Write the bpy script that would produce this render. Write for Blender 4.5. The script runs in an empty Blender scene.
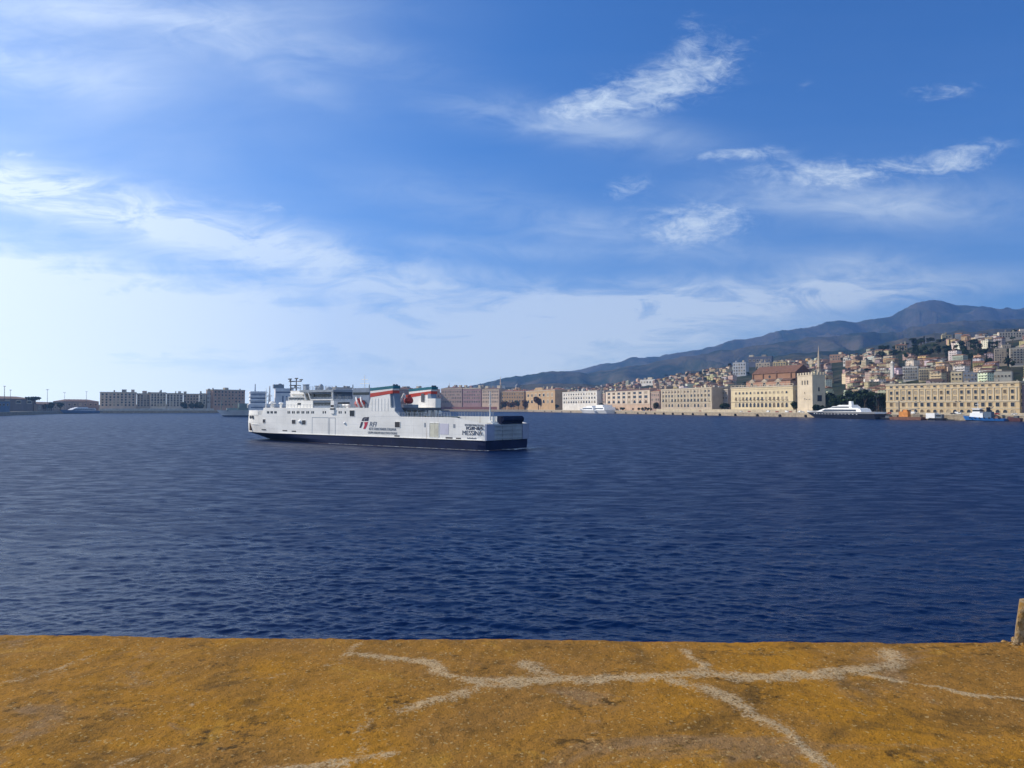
import bpy, bmesh, math, random
import numpy as np
from mathutils import Vector, Matrix

R = math.radians
random.seed(11)
rng = np.random.default_rng(11)
SC = bpy.context.scene
COL = SC.collection

# ------------------------------------------------------------------ camera, sky, sun, exposure
F, CX, HY, H = 773.0, 512.0, 407.0, 11.5      # focal length in pixels, horizon row, eye height
cam = bpy.data.cameras.new('camera')
cam.sensor_width = 36.0
cam.lens = F / 1024 * 36
cam.clip_start, cam.clip_end = 0.1, 60000
co = bpy.data.objects.new('camera', cam); COL.objects.link(co)
co.location = (0, 0, H)
co.rotation_euler = (R(90) + math.atan((HY - 384) / F), 0, 0)
SC.camera = co

SUN_AZ, SUN_EL = -72.0, 31.0                  # degrees from +Y (clockwise), above the horizon
sv = Vector((math.sin(R(SUN_AZ)) * math.cos(R(SUN_EL)), math.cos(R(SUN_AZ)) * math.cos(R(SUN_EL)), math.sin(R(SUN_EL))))
sl = bpy.data.lights.new('sun', 'SUN'); sl.energy = 5.0; sl.angle = R(0.53); sl.color = (1.0, 0.90, 0.76)
so = bpy.data.objects.new('sun', sl); COL.objects.link(so)
so.rotation_euler = sv.to_track_quat('Z', 'Y').to_euler()

SC.view_settings.view_transform = 'Standard'
SC.view_settings.look = 'None'
SC.view_settings.exposure = 0.18
SC.view_settings.gamma = 1.0
SC.render.engine = 'CYCLES'
SC.cycles.use_denoising = True
try:
    SC.cycles.denoiser = 'OPENIMAGEDENOISE'
    SC.cycles.denoising_input_passes = 'RGB_ALBEDO_NORMAL'
    SC.cycles.denoising_prefilter = 'ACCURATE'
except Exception:
    pass
SC.cycles.max_bounces = 6
SC.cycles.volume_bounces = 0
SC.cycles.sample_clamp_indirect = 4


class Nodes:
    """small helper for node graphs"""
    def __init__(s, tree):
        s.t = tree
    def new(s, typ, **kw):
        n = s.t.nodes.new(typ)
        for k, v in kw.items():
            setattr(n, k, v)
        return n
    def put(s, sock, v):
        if hasattr(v, 'is_output') or isinstance(v, bpy.types.NodeSocket):
            s.t.links.new(v, sock)
        elif isinstance(v, (tuple, list)) and len(v) == 3 and sock.type == 'RGBA':
            sock.default_value = (*v, 1)
        else:
            sock.default_value = v
    def m(s, op, a, b=None, c=None, clamp=False):
        n = s.new('ShaderNodeMath', operation=op, use_clamp=clamp)
        s.put(n.inputs[0], a)
        if b is not None: s.put(n.inputs[1], b)
        if c is not None: s.put(n.inputs[2], c)
        return n.outputs[0]
    def vec(s, x, y, z):
        n = s.new('ShaderNodeCombineXYZ')
        for i, v in enumerate((x, y, z)): s.put(n.inputs[i], v)
        return n.outputs[0]
    def sep(s, v):
        n = s.new('ShaderNodeSeparateXYZ'); s.put(n.inputs[0], v)
        return n.outputs
    def noise(s, v, scale, detail=3, rough=.55, dist=0.0, col=False):
        n = s.new('ShaderNodeTexNoise')
        if v is not None: s.put(n.inputs['Vector'], v)
        n.inputs['Scale'].default_value = scale
        n.inputs['Detail'].default_value = detail
        n.inputs['Roughness'].default_value = rough
        n.inputs['Distortion'].default_value = dist
        return n.outputs['Color' if col else 'Fac']
    def ss(s, v, lo, hi, a=0.0, b=1.0):
        n = s.new('ShaderNodeMapRange', interpolation_type='SMOOTHSTEP')
        s.put(n.inputs[0], v)
        n.inputs[1].default_value = lo; n.inputs[2].default_value = hi
        n.inputs[3].default_value = a; n.inputs[4].default_value = b
        return n.outputs[0]
    def mix(s, f, a, b, mode='MIX'):
        n = s.new('ShaderNodeMix', data_type='RGBA', blend_type=mode)
        s.put(n.inputs[0], f); s.put(n.inputs[6], a); s.put(n.inputs[7], b)
        return n.outputs[2]
    def mapv(s, v, scale=(1, 1, 1), rot=(0, 0, 0), loc=(0, 0, 0)):
        n = s.new('ShaderNodeMapping'); s.put(n.inputs[0], v)
        n.inputs['Scale'].default_value = scale; n.inputs['Rotation'].default_value = rot; n.inputs['Location'].default_value = loc
        return n.outputs[0]
    def bump(s, h, strength, dist, nrm=None):
        n = s.new('ShaderNodeBump'); s.put(n.inputs['Height'], h)
        n.inputs['Strength'].default_value = strength; n.inputs['Distance'].default_value = dist
        if nrm is not None: s.put(n.inputs['Normal'], nrm)
        return n.outputs[0]


def build_sky():
    w = bpy.data.worlds.new('World'); SC.world = w; w.use_nodes = True
    t = w.node_tree; t.nodes.clear(); N = Nodes(t)
    sky = N.new('ShaderNodeTexSky', sky_type='NISHITA')
    sky.sun_disc = False
    sky.sun_elevation = R(SUN_EL); sky.sun_rotation = R(SUN_AZ)
    sky.air_density = 1.0; sky.dust_density = 0.3; sky.ozone_density = 3.0
    d = N.new('ShaderNodeTexCoord').outputs['Generated']
    X, Y, Z = N.sep(d)
    yy = N.m('MAXIMUM', Y, 0.08)
    u = N.m('DIVIDE', X, yy); v = N.m('DIVIDE', Z, yy)
    front = N.ss(Y, -.15, 0.15)
    # cloud deck coordinates: direction meets a sheet high above
    zz = N.m('ADD', N.m('MAXIMUM', Z, 0.0), 0.09)
    pu = N.m('DIVIDE', X, zz); pv = N.m('DIVIDE', Y, zz)
    P = N.vec(pu, pv, 0.0)
    warp = N.noise(P, 0.7, 3, .6, col=True)
    wv = N.new('ShaderNodeVectorMath', operation='SCALE'); N.put(wv.inputs[0], warp); wv.inputs['Scale'].default_value = 0.9
    wa = N.new('ShaderNodeVectorMath', operation='ADD'); N.put(wa.inputs[0], P); N.put(wa.inputs[1], wv.outputs[0])
    PW = wa.outputs[0]
    UV = N.vec(u, v, 0.0)
    fine = N.noise(N.mapv(UV, (9, 26, 1), (0, 0, R(-16))), 1.0, 8, .66, 1.2)     # wispy threads
    fine2 = N.noise(N.mapv(UV, (34, 62, 1), (0, 0, R(28))), 1.0, 7, .70, 1.0)    # cross grain of the cirrus
    soft = N.noise(N.mapv(UV, (3.2, 9, 1), (0, 0, R(-12))), 1.0, 5, .55, .6)
    strat = N.noise(N.mapv(UV, (3.0, 26, 1), (0, 0, R(-2))), 1.0, 6, .6, .5)

    def blob(px, py, a, b, ang, p=1.0):
        du = N.m('SUBTRACT', u, (px - CX) / F); dv = N.m('SUBTRACT', v, (HY - py) / F)
        c, s_ = math.cos(R(ang)), math.sin(R(ang))
        e1 = N.m('DIVIDE', N.m('ADD', N.m('MULTIPLY', du, c), N.m('MULTIPLY', dv, s_)), a / F)
        e2 = N.m('DIVIDE', N.m('SUBTRACT', N.m('MULTIPLY', dv, c), N.m('MULTIPLY', du, s_)), b / F)
        r2 = N.m('ADD', N.m('MULTIPLY', e1, e1), N.m('MULTIPLY', e2, e2))
        g = N.m('POWER', 2.718, N.m('MULTIPLY', r2, -1.0))
        return N.m('MULTIPLY', g, p) if p != 1.0 else g

    def total(items):
        o = items[0]
        for i in items[1:]: o = N.m('ADD', o, i)
        return o
    # crisp cirrus patches: (centre, half sizes, tilt, weight)
    crisp = total([blob(*q) for q in [
        (615, 92, 82, 22, 13, .75), (700, 66, 66, 30, 24, .95), (590, 102, 60, 14, 6, .5), (742, 151, 54, 8, 5, .85),
        (820, 172, 90, 17, 2, .85), (880, 172, 50, 13, 6, .35), (965, 156, 54, 17, 14, 1.0), (697, 224, 58, 22, 4, 1.35), (952, 87, 46, 11, 8, .9),
        (627, 187, 28, 14, 12, .8), (268, 206, 28, 7, 2, .7), (690, 20, 20, 16, 50, .4), (808, 82, 12, 7, 20, .45), (15, 152, 26, 6, 0, .65)]])
    tex = N.m('ADD', N.m('MULTIPLY', fine, .42), N.m('ADD', N.m('MULTIPLY', fine2, .38), N.m('MULTIPLY', soft, .20)))
    cm = N.m('ADD', N.m('MULTIPLY', crisp, 1.0), N.m('MULTIPLY', N.m('SUBTRACT', tex, .53), 6.5))
    cm = N.m('MULTIPLY', N.ss(cm, -.05, 2.1, 0, .84), N.ss(crisp, .05, .70))
    # faint veils
    veil = total([blob(*q) for q in [
        (575, 122, 115, 19, -9, .9), (880, 200, 140, 24, -3, 1.05), (590, 226, 80, 16, -2, .5), (850, 268, 70, 16, 4, .95), (690, 250, 110, 16, -2, .5), (470, 200, 120, 24, -10, .35),
        (30, 62, 120, 34, -8, .55), (240, 34, 170, 22, -8, .5), (300, 82, 60, 16, -22, .3), (480, 246, 150, 10, -4, .4),
        (150, 5, 200, 14, 0, .4)]])
    vm = N.m('MULTIPLY', veil, N.ss(N.m('ADD', N.m('MULTIPLY', soft, .5), N.m('MULTIPLY', fine, .5)), .30, .68, .12, 1.15))
    # the long bright streak from the left edge down to the middle, and the banks under it
    streak = total([blob(*q) for q in [
        (0, 184, 95, 20, -8, 1.15), (130, 212, 120, 25, -13, .8), (270, 246, 125, 26, -14, .75), (420, 282, 130, 26, -9, .65),
        (640, 296, 110, 18, 2, 1.0), (740, 300, 115, 16, 4, .95), (900, 290, 120, 16, 4, .75), (700, 330, 150, 12, 2, .35)]])
    bank = total([blob(*q) for q in [
        (580, 330, 170, 26, 2, .8), (0, 278, 170, 36, -4, 1.0), (180, 304, 280, 30, -3, .8), (300, 336, 330, 26, 0, .75), (60, 345, 240, 25, 0, .55), (560, 362, 200, 20, 0, .55)]])
    sm = N.m('ADD', N.m('MULTIPLY', strat, .35), N.m('MULTIPLY', fine, .65))
    bm_ = N.m('ADD', N.m('MULTIPLY', streak, N.ss(sm, .34, .64, .18, 1.12)), N.m('MULTIPLY', bank, N.ss(N.m('ADD', N.m('MULTIPLY', strat, .5), N.m('MULTIPLY', fine, .5)), .34, .64, .34, 1.05)))
    # low bright strip near the horizon on the left
    low = N.m('ADD', N.m('ADD', blob(20, 386, 130, 4.5, 0, .9), blob(260, 392, 330, 26, 0, .6)), blob(0, 310, 400, 75, -3, .10))
    allc = N.m('ADD', N.m('ADD', cm, N.m('MULTIPLY', vm, .62)), N.m('ADD', N.m('MULTIPLY', bm_, .84), low))
    allc = N.m('MULTIPLY', allc, front)
    # unseen clouds behind and overhead, widened to add white fill light
    fill_clouds = N.ss(N.noise(N.mapv(PW, (.7, .25, 1)), 1.0, 6, .6), .38, .66, .15, .85)
    fill_clouds = N.m('MULTIPLY', N.m('MULTIPLY', fill_clouds, N.m('SUBTRACT', 1.0, front)), N.ss(Z, 0.02, .2))
    veil0 = N.m('POWER', 2.718, N.m('MULTIPLY', N.m('MAXIMUM', Z, 0.0), -8.5))      # pale air low over the horizon
    veil0 = N.m('MULTIPLY', veil0, N.ss(X, -.75, .75, .72, .50))
    allc = N.m('ADD', allc, N.m('MULTIPLY', veil0, N.ss(strat, .2, .8, .55, 1.05)))
    mask = N.m('MINIMUM', N.m('ADD', allc, fill_clouds), .93)
    # brighter thin air toward the sun: forward scattering in the high veil
    dt = N.new('ShaderNodeVectorMath', operation='DOT_PRODUCT'); N.put(dt.inputs[0], d); dt.inputs[1].default_value = sv
    fw = N.ss(dt.outputs['Value'], .42, 1.0)
    mask = N.m('MINIMUM', N.m('ADD', mask, N.m('MULTIPLY', N.m('MULTIPLY', fw, N.ss(soft, .2, .8, .5, 1.0)), .5)), .95)
    hz = N.m('POWER', 2.718, N.m('MULTIPLY', N.m('MAXIMUM', Z, 0.0), -9.0))
    cl_far = N.mix(fw, (8.4, 9.6, 10.6), (12.2, 13.0, 13.2))
    cl = N.mix(hz, cl_far, N.mix(fw, (10.2, 11.4, 12.3), (13.0, 14.2, 14.6)))
    tint = N.mix(1.0, sky.outputs[0], SKY_TINT, 'MULTIPLY')
    c = N.mix(mask, tint, cl)
    bg = N.new('ShaderNodeBackground'); N.put(bg.inputs[0], c); bg.inputs[1].default_value = 0.085
    out = N.new('ShaderNodeOutputWorld'); t.links.new(bg.outputs[0], out.inputs[0])


SKY_TINT = (.25, .76, 1.40)
build_sky()

# ------------------------------------------------------------------ materials
MATS = {}


def mat(name, col=(.5, .5, .5), rough=.7, vary=.18, scale=.6, metallic=0.0, objcol=False, spec=.35, streak=0.0, seam=False):
    if name in MATS: return MATS[name]
    m = bpy.data.materials.new(name); m.use_nodes = True
    t = m.node_tree; b = t.nodes['Principled BSDF']; N = Nodes(t)
    tc = N.new('ShaderNodeTexCoord').outputs['Object']
    if objcol:
        base = N.new('ShaderNodeObjectInfo').outputs['Color']
    else:
        base = N.new('ShaderNodeRGB').outputs[0]; base.default_value = (*col, 1)
    n = N.noise(tc, scale, 5, .6)
    f = N.ss(n, .25, .75, 1 - vary, 1 + vary * .6)
    c = N.mix(1.0, base, N.vec(f, f, f), 'MULTIPLY')
    if streak:
        st = N.noise(N.mapv(tc, (1.1, 1.1, .09)), 1.0, 5, .65)
        c = N.mix(N.ss(st, .56, .76, 0, streak), c, (.20, .13, .08))
    if seam:       # welded plate joints and rust weeping from them
        x, y, z = N.sep(tc)
        sx = N.m('LESS_THAN', N.m('FRACT', N.m('DIVIDE', x, 4.6)), .022)
        sz = N.m('LESS_THAN', N.m('FRACT', N.m('DIVIDE', z, 2.05)), .045)
        sm = N.m('MULTIPLY', N.m('MAXIMUM', sx, sz), .28)
        c = N.mix(sm, c, (.42, .43, .45))
        wp = N.noise(N.mapv(tc, (.55, .55, .05)), 1.0, 5, .7)
        c = N.mix(N.ss(wp, .60, .74, 0, .5), c, (.36, .25, .17))
    N.put(b.inputs['Base Color'], c)
    b.inputs['Roughness'].default_value = rough
    b.inputs['Metallic'].default_value = metallic
    b.inputs['Specular IOR Level'].default_value = spec
    MATS[name] = m
    return m


def wall_windows(name, wpitch, hpitch, ww, wh, dark=(.035, .04, .05)):
    """plaster wall in the object's colour with a regular grid of window openings"""
    if name in MATS: return MATS[name]
    m = bpy.data.materials.new(name); m.use_nodes = True
    t = m.node_tree; b = t.nodes['Principled BSDF']; N = Nodes(t)
    tc = N.new('ShaderNodeTexCoord')
    o = tc.outputs['Object']; x, y, z = N.sep(o)
    nx, ny, nz = N.sep(tc.outputs['Normal'])
    ax = N.m('ABSOLUTE', nx); ay = N.m('ABSOLUTE', ny)
    h = N.m('ADD', N.m('MULTIPLY', x, N.m('GREATER_THAN', ay, .5)), N.m('MULTIPLY', y, N.m('GREATER_THAN', ax, .5)))
    hx = N.m('DIVIDE', h, wpitch); hz = N.m('DIVIDE', z, hpitch)
    fx = N.m('ABSOLUTE', N.m('SUBTRACT', N.m('FRACT', N.m('ADD', hx, .5)), .5))
    fz = N.m('ABSOLUTE', N.m('SUBTRACT', N.m('FRACT', hz), .55))
    w = N.m('MULTIPLY', N.m('LESS_THAN', fx, ww / 2), N.m('LESS_THAN', fz, wh / 2))
    w = N.m('MULTIPLY', w, N.m('MULTIPLY', N.m('LESS_THAN', N.m('ABSOLUTE', nz), .4), N.m('GREATER_THAN', z, 0.2)))
    wn = N.new('ShaderNodeTexWhiteNoise', noise_dimensions='3D')
    N.put(wn.inputs[0], N.vec(N.m('FLOOR', N.m('ADD', hx, .5)), N.m('FLOOR', hz), N.m('MULTIPLY', nx, 3.0)))
    oi = N.new('ShaderNodeObjectInfo')
    base = oi.outputs['Color']
    n = N.noise(o, .25, 5, .6); f = N.ss(n, .25, .75, .82, 1.1)
    c = N.mix(1.0, base, N.vec(f, f, f), 'MULTIPLY')
    st = N.noise(N.mapv(o, (.9, .9, .12)), 1.0, 5, .65)
    c = N.mix(N.ss(st, .55, .8, 0, .35), c, (.16, .13, .10))
    wc = N.mix(N.m('GREATER_THAN', wn.outputs[0], .72), dark, (.16, .13, .10))
    c = N.mix(w, c, wc)
    N.put(b.inputs['Base Color'], c)
    b.inputs['Roughness'].default_value = .85
    b.inputs['Specular IOR Level'].default_value = .2
    MATS[name] = m
    return m


# ------------------------------------------------------------------ mesh building
class MB:
    def __init__(s):
        s.v, s.f, s.m = [], [], []
    def add(s, verts, faces, mi=0):
        o = len(s.v)
        s.v += [tuple(map(float, p)) for p in verts]
        s.f += [tuple(i + o for i in f) for f in faces]
        s.m += [mi] * len(faces)
        return s
    def box(s, x0, x1, y0, y1, z0, z1, mi=0):
        if x0 > x1: x0, x1 = x1, x0
        if y0 > y1: y0, y1 = y1, y0
        if z0 > z1: z0, z1 = z1, z0
        v = [(x0, y0, z0), (x1, y0, z0), (x1, y1, z0), (x0, y1, z0), (x0, y0, z1), (x1, y0, z1), (x1, y1, z1), (x0, y1, z1)]
        return s.add(v, [(0, 3, 2, 1), (4, 5, 6, 7), (0, 1, 5, 4), (1, 2, 6, 5), (2, 3, 7, 6), (3, 0, 4, 7)], mi)
    def prism(s, poly, a0, a1, axis='y', mi=0):
        """extrude a polygon given in (x,z) along y, or in (x,y) along z, or in (y,z) along x"""
        n = len(poly)
        def pt(p, a):
            return {'y': (p[0], a, p[1]), 'z': (p[0], p[1], a), 'x': (a, p[0], p[1])}[axis]
        v = [pt(p, a0) for p in poly] + [pt(p, a1) for p in poly]
        f = [tuple(range(n))[::-1], tuple(range(n, 2 * n))] + [(i, (i + 1) % n, n + (i + 1) % n, n + i) for i in range(n)]
        return s.add(v, f, mi)
    def cyl(s, p0, p1, r0, r1=None, n=8, mi=0, cap=True):
        r1 = r0 if r1 is None else r1
        p0, p1 = Vector(p0), Vector(p1); d = (p1 - p0).normalized()
        a = d.orthogonal().normalized(); b = d.cross(a)
        v = []
        for p, r in ((p0, r0), (p1, r1)):
            for i in range(n):
                t = 2 * math.pi * i / n
                v.append(p + (a * math.cos(t) + b * math.sin(t)) * r)
        f = [(i, (i + 1) % n, n + (i + 1) % n, n + i) for i in range(n)]
        if cap: f += [tuple(range(n))[::-1], tuple(range(n, 2 * n))]
        return s.add(v, f, mi)
    def dome(s, c, r, h, n=12, k=5, mi=0, full=False):
        v, f = [], []
        lo = -k if full else 0
        rows = list(range(lo, k))
        for j in rows:
            t = j / k * math.pi / 2
            for i in range(n):
                p = 2 * math.pi * i / n
                v.append((c[0] + r * math.cos(t) * math.cos(p), c[1] + r * math.cos(t) * math.sin(p), c[2] + h * math.sin(t)))
        for j in range(len(rows) - 1):
            for i in range(n):
                f.append((j * n + i, j * n + (i + 1) % n, (j + 1) * n + (i + 1) % n, (j + 1) * n + i))
        v.append((c[0], c[1], c[2] + h)); top = len(v) - 1
        j = len(rows) - 1
        f += [(j * n + i, j * n + (i + 1) % n, top) for i in range(n)]
        return s.add(v, f, mi)
    def mesh(s, name, mats):
        me = bpy.data.meshes.new(name)
        me.from_pydata(s.v, [], s.f)
        for m in (mats if isinstance(mats, (list, tuple)) else [mats]): me.materials.append(m)
        me.polygons.foreach_set('material_index', s.m)
        bm = bmesh.new(); bm.from_mesh(me); bmesh.ops.recalc_face_normals(bm, faces=bm.faces); bm.to_mesh(me); bm.free()
        return me
    def build(s, name, mats, parent=None, loc=None, col=None):
        return link(name, s.mesh(name, mats), parent, loc, col)


def link(name, me, parent=None, loc=None, col=None):
    o = bpy.data.objects.new(name, me); COL.objects.link(o)
    if parent is not None: o.parent = parent
    if loc is not None: o.location = loc
    if col is not None: o.color = (*col, 1)
    return o


def tag(o, label=None, cat=None, group=None, kind=None):
    if label: o['label'] = label
    if cat: o['category'] = cat
    if group: o['group'] = group
    if kind: o['kind'] = kind
    return o


def thing(name, label, cat, loc=(0, 0, 0), rotz=0.0, group=None):
    o = bpy.data.objects.new(name, None); COL.objects.link(o)
    o.location = loc; o.rotation_euler = (0, 0, rotz); o.empty_display_size = .5
    return tag(o, label, cat, group)


def kids(o):
    return [c for c in bpy.data.objects if c.parent is o]


def copy_tree(o, parent=None):
    c = o.copy(); COL.objects.link(c)
    if parent is not None: c.parent = parent
    for ch in CH[o.name]:
        copy_tree(ch, c)
    return c


CH = {}


def remember(o):
    """note a prototype's children once, so that copying stays quick"""
    CH[o.name] = kids(o)
    for c in CH[o.name]: remember(c)


def grid_mesh(name, pts, m, wrap=False):
    """pts: array rows x cols x 3"""
    r, c = pts.shape[:2]
    me = bpy.data.meshes.new(name)
    me.vertices.add(r * c); me.vertices.foreach_set('co', pts.reshape(-1).astype(np.float32))
    idx = np.arange(r * c).reshape(r, c)
    if wrap: idx = np.concatenate([idx, idx[:, :1]], 1)
    q = np.stack([idx[:-1, :-1], idx[:-1, 1:], idx[1:, 1:], idx[1:, :-1]], -1).reshape(-1, 4)
    n = len(q)
    me.loops.add(n * 4); me.loops.foreach_set('vertex_index', q.reshape(-1).astype(np.int32))
    me.polygons.add(n); me.polygons.foreach_set('loop_start', np.arange(0, n * 4, 4, dtype=np.int32))
    me.polygons.foreach_set('use_smooth', np.ones(n, dtype=bool))
    me.update(calc_edges=True); me.validate()
    me.materials.append(m)
    return me


# numpy value noise
_perm = rng.random((257, 257))


def vnoise(x, y):
    xi = np.floor(x).astype(int); yi = np.floor(y).astype(int)
    fx = x - xi; fy = y - yi
    fx = fx * fx * (3 - 2 * fx); fy = fy * fy * (3 - 2 * fy)
    a = _perm[xi % 256, yi % 256]; b = _perm[(xi + 1) % 256, yi % 256]
    c = _perm[xi % 256, (yi + 1) % 256]; d = _perm[(xi + 1) % 256, (yi + 1) % 256]
    return (a * (1 - fx) + b * fx) * (1 - fy) + (c * (1 - fx) + d * fx) * fy - .5


def fbm(x, y, octaves=4, gain=.5, lac=2.03):
    o = np.zeros_like(x, dtype=float); a = 1.0
    for i in range(octaves):
        o += a * vnoise(x + 17.3 * i, y + 5.7 * i); x = x * lac; y = y * lac; a *= gain
    return o


# ------------------------------------------------------------------ harbour shape
_q = [(-900, 700), (-300, 820), (0, 1000), (35, 1150), (60, 1330), (100, 1420), (215, 1500), (300, 1700), (390, 1950), (440, 2080), (530, 1860), (640, 1270),
      (740, 985), (800, 880), (870, 735), (1024, 618), (1300, 480), (1700, 380)]
_qx = np.array([a for a, b in _q], float); _qi = np.array([1.0 / b for a, b in _q])


def dq(x):
    return 1.0 / np.interp(x, _qx, _qi)


def ray(x, d):
    return Vector(((x - CX) / F * d, d))


def zpx(y, d):
    return H - (y - HY) * d / F


QZ = 5.0
_sk = [(-900, 405), (0, 405), (300, 403), (400, 399), (440, 395), (500, 393), (560, 390.5), (600, 388.5), (650, 382), (700, 373.5), (740, 367), (780, 364), (820, 362),
       (860, 357), (900, 348.5), (940, 341.5), (980, 337), (1024, 335), (1150, 326), (1400, 318), (1800, 320)]
_d1 = [(-900, 600), (300, 700), (440, 1000), (600, 1400), (700, 1450), (800, 1300), (900, 1150), (1024, 1000), (1400, 800), (1800, 700)]


def terr(x, s):
    """ground height at pixel column x and s metres behind the quay edge"""
    x = np.asarray(x, float); s = np.asarray(s, float)
    d1 = np.interp(x, [a for a, b in _d1], [b for a, b in _d1])
    ys = np.interp(x, [a for a, b in _sk], [b for a, b in _sk])
    zs = H + (HY - ys) * (dq(x) + d1) / F
    f = np.clip((s - 75) / (d1 - 75), 0, 1)
    z = QZ + (zs - QZ) * f ** 1.15
    over = np.clip((s - d1) / 1500, 0, 1)
    return z - (zs - QZ) * .45 * over


def hill_at(x, y):
    """point of the hillside seen at pixel (x, y)"""
    s = np.linspace(60, float(np.interp(x, [a for a, b in _d1], [b for a, b in _d1])), 160)
    d = dq(x) + s
    yy = HY - (terr(np.full_like(s, x), s) - H) * F / d
    k = np.argmax(yy <= y)
    if yy[k] > y: k = len(s) - 1
    return s[k]


# ------------------------------------------------------------------ water
def water_material():
    m = bpy.data.materials.new('sea_water'); m.use_nodes = True
    t = m.node_tree; b = t.nodes['Principled BSDF']; N = Nodes(t)
    o = N.new('ShaderNodeTexCoord').outputs['Object']
    n1 = N.noise(N.mapv(o, (1, 1.7, 1), (0, 0, R(12))), 3.2, 4, .6, .4)
    n2 = N.noise(N.mapv(o, (1, 1.5, 1), (0, 0, R(-20))), .33, 4, .6, .3)
    wind = N.noise(N.mapv(o, (.004, .016, 1), (0, 0, R(10))), 1.0, 4, .55, .4)
    calm = N.ss(wind, .38, .62, .55, 1.15)
    hgt = N.m('ADD', N.m('MULTIPLY', n1, .05), N.m('MULTIPLY', n2, .20))
    hgt = N.m('MULTIPLY', hgt, calm)
    nb = N.bump(hgt, 1.0, WAVE_BUMP)
    b.inputs['Base Color'].default_value = (*WATER_COL, 1)
    at = N.new('ShaderNodeAttribute', attribute_name='unresolved')
    gustn = N.noise(N.mapv(o, (.5, 1.0, 1), (0, 0, R(8))), .42, 7, .66, .5)
    N.put(b.inputs['Roughness'], N.m('ADD', .08, N.m('MULTIPLY', at.outputs['Fac'], N.ss(gustn, .36, .64, .68, 1.32))))
    b.inputs['IOR'].default_value = 1.333
    b.inputs['Specular IOR Level'].default_value = .17
    b.inputs['Specular Tint'].default_value = (.15, .60, 1.0, 1)
    N.put(b.inputs['Normal'], nb)
    return m


WAVE_BUMP = 1.0
WATER_COL = (.0005, .0085, .046)


def build_water():
    dense = np.arctan((np.arange(-60, 1085, 1.3) - CX) / F)
    wing, st = [dense[-1]], dense[-1] - dense[-2]           # spacing widens gently away from the view
    while wing[-1] < math.pi:
        st = min(st * (1.004 if wing[-1] < R(75) else 1.06), R(6)); wing.append(wing[-1] + st)
    wing = np.array(wing[1:-1])
    az = np.concatenate([-wing[::-1], dense, wing])
    ypx = np.concatenate([np.array([3.72]), np.concatenate([np.arange(4.0, 60, .72), np.arange(60, 330, .5)])])
    r = np.concatenate([H * F / ypx, [22, 15, 8, 3]])
    rr, aa = np.meshgrid(r, az, indexing='ij')
    X = rr * np.sin(aa); Y = rr * np.cos(aa); Z = np.zeros_like(X)
    dr = np.gradient(r); dr = np.abs(dr)[:, None] * np.ones_like(X)
    da = np.abs(np.gradient(az))[None, :] * rr
    W = 96
    lost = np.zeros_like(X); tot = 0.0
    for i in range(W):
        lam = .26 * (5.0 / .26) ** (i / (W - 1)) * rng.uniform(.93, 1.07)
        th = R(74 if i % 3 else 112) + rng.normal(0, R(20))    # travel direction: two crossing systems
        k = 2 * math.pi / lam
        kx, ky = math.cos(th) * k, math.sin(th) * k
        slope = .058 * (1.0 if lam < 1.0 else (1.0 / lam) ** .95)
        A = slope / k
        # fade waves that the sheet is too coarse to carry
        kr = np.abs(kx * np.sin(aa) + ky * np.cos(aa)); kt = np.abs(kx * np.cos(aa) - ky * np.sin(aa))
        ok = np.clip(2.2 - kr * dr * .9, 0, 1) * np.clip(2.2 - kt * da, 0, 1)
        lost += (1 - ok ** 2) * slope ** 2; tot += slope ** 2
        ph = rng.uniform(0, 6.28)
        arg = kx * X + ky * Y + ph
        env = .6 + 1.6 * vnoise(X / (lam * 4) + i * 3.1, Y / (lam * 4) - i * 1.7)
        Z += A * ok * env * (np.sin(arg) + .22 * np.sin(2 * arg + 1.2))
    gust = .8 + .9 * fbm(X / 60, Y / 90, 3)
    Z *= np.clip(gust, .35, 1.5)
    pts = np.stack([X, Y, Z], -1)
    me = grid_mesh('water', pts, water_material(), wrap=True)
    # slopes too fine for the sheet are carried as surface roughness
    un = np.clip(.50 * np.sqrt(lost / tot) - .18, 0, 1)
    at = me.attributes.new('unresolved', 'FLOAT', 'POINT'); at.data.foreach_set('value', un.reshape(-1).astype(np.float32))
    o = link('water', me)
    tag(o, kind='structure')


build_water()

# ------------------------------------------------------------------ land: city ground, quay, mountains
def ground_material():
    m = bpy.data.materials.new('city_ground'); m.use_nodes = True
    t = m.node_tree; b = t.nodes['Principled BSDF']; N = Nodes(t)
    o = N.new('ShaderNodeTexCoord').outputs['Object']
    n = N.noise(o, .012, 5, .6); n2 = N.noise(o, .06, 4, .6)
    c = N.mix(N.ss(n, .35, .55), (.06, .055, .036), (.020, .030, .013))
    c = N.mix(N.ss(n2, .52, .72, 0, .5), c, (.13, .10, .065))
    z = N.sep(o)[2]
    c = N.mix(N.ss(z, 5.0, 7.0), (.30, .26, .20), c)
    N.put(b.inputs['Base Color'], c); b.inputs['Roughness'].default_value = .95
    b.inputs['Specular IOR Level'].default_value = .1
    return m


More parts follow.
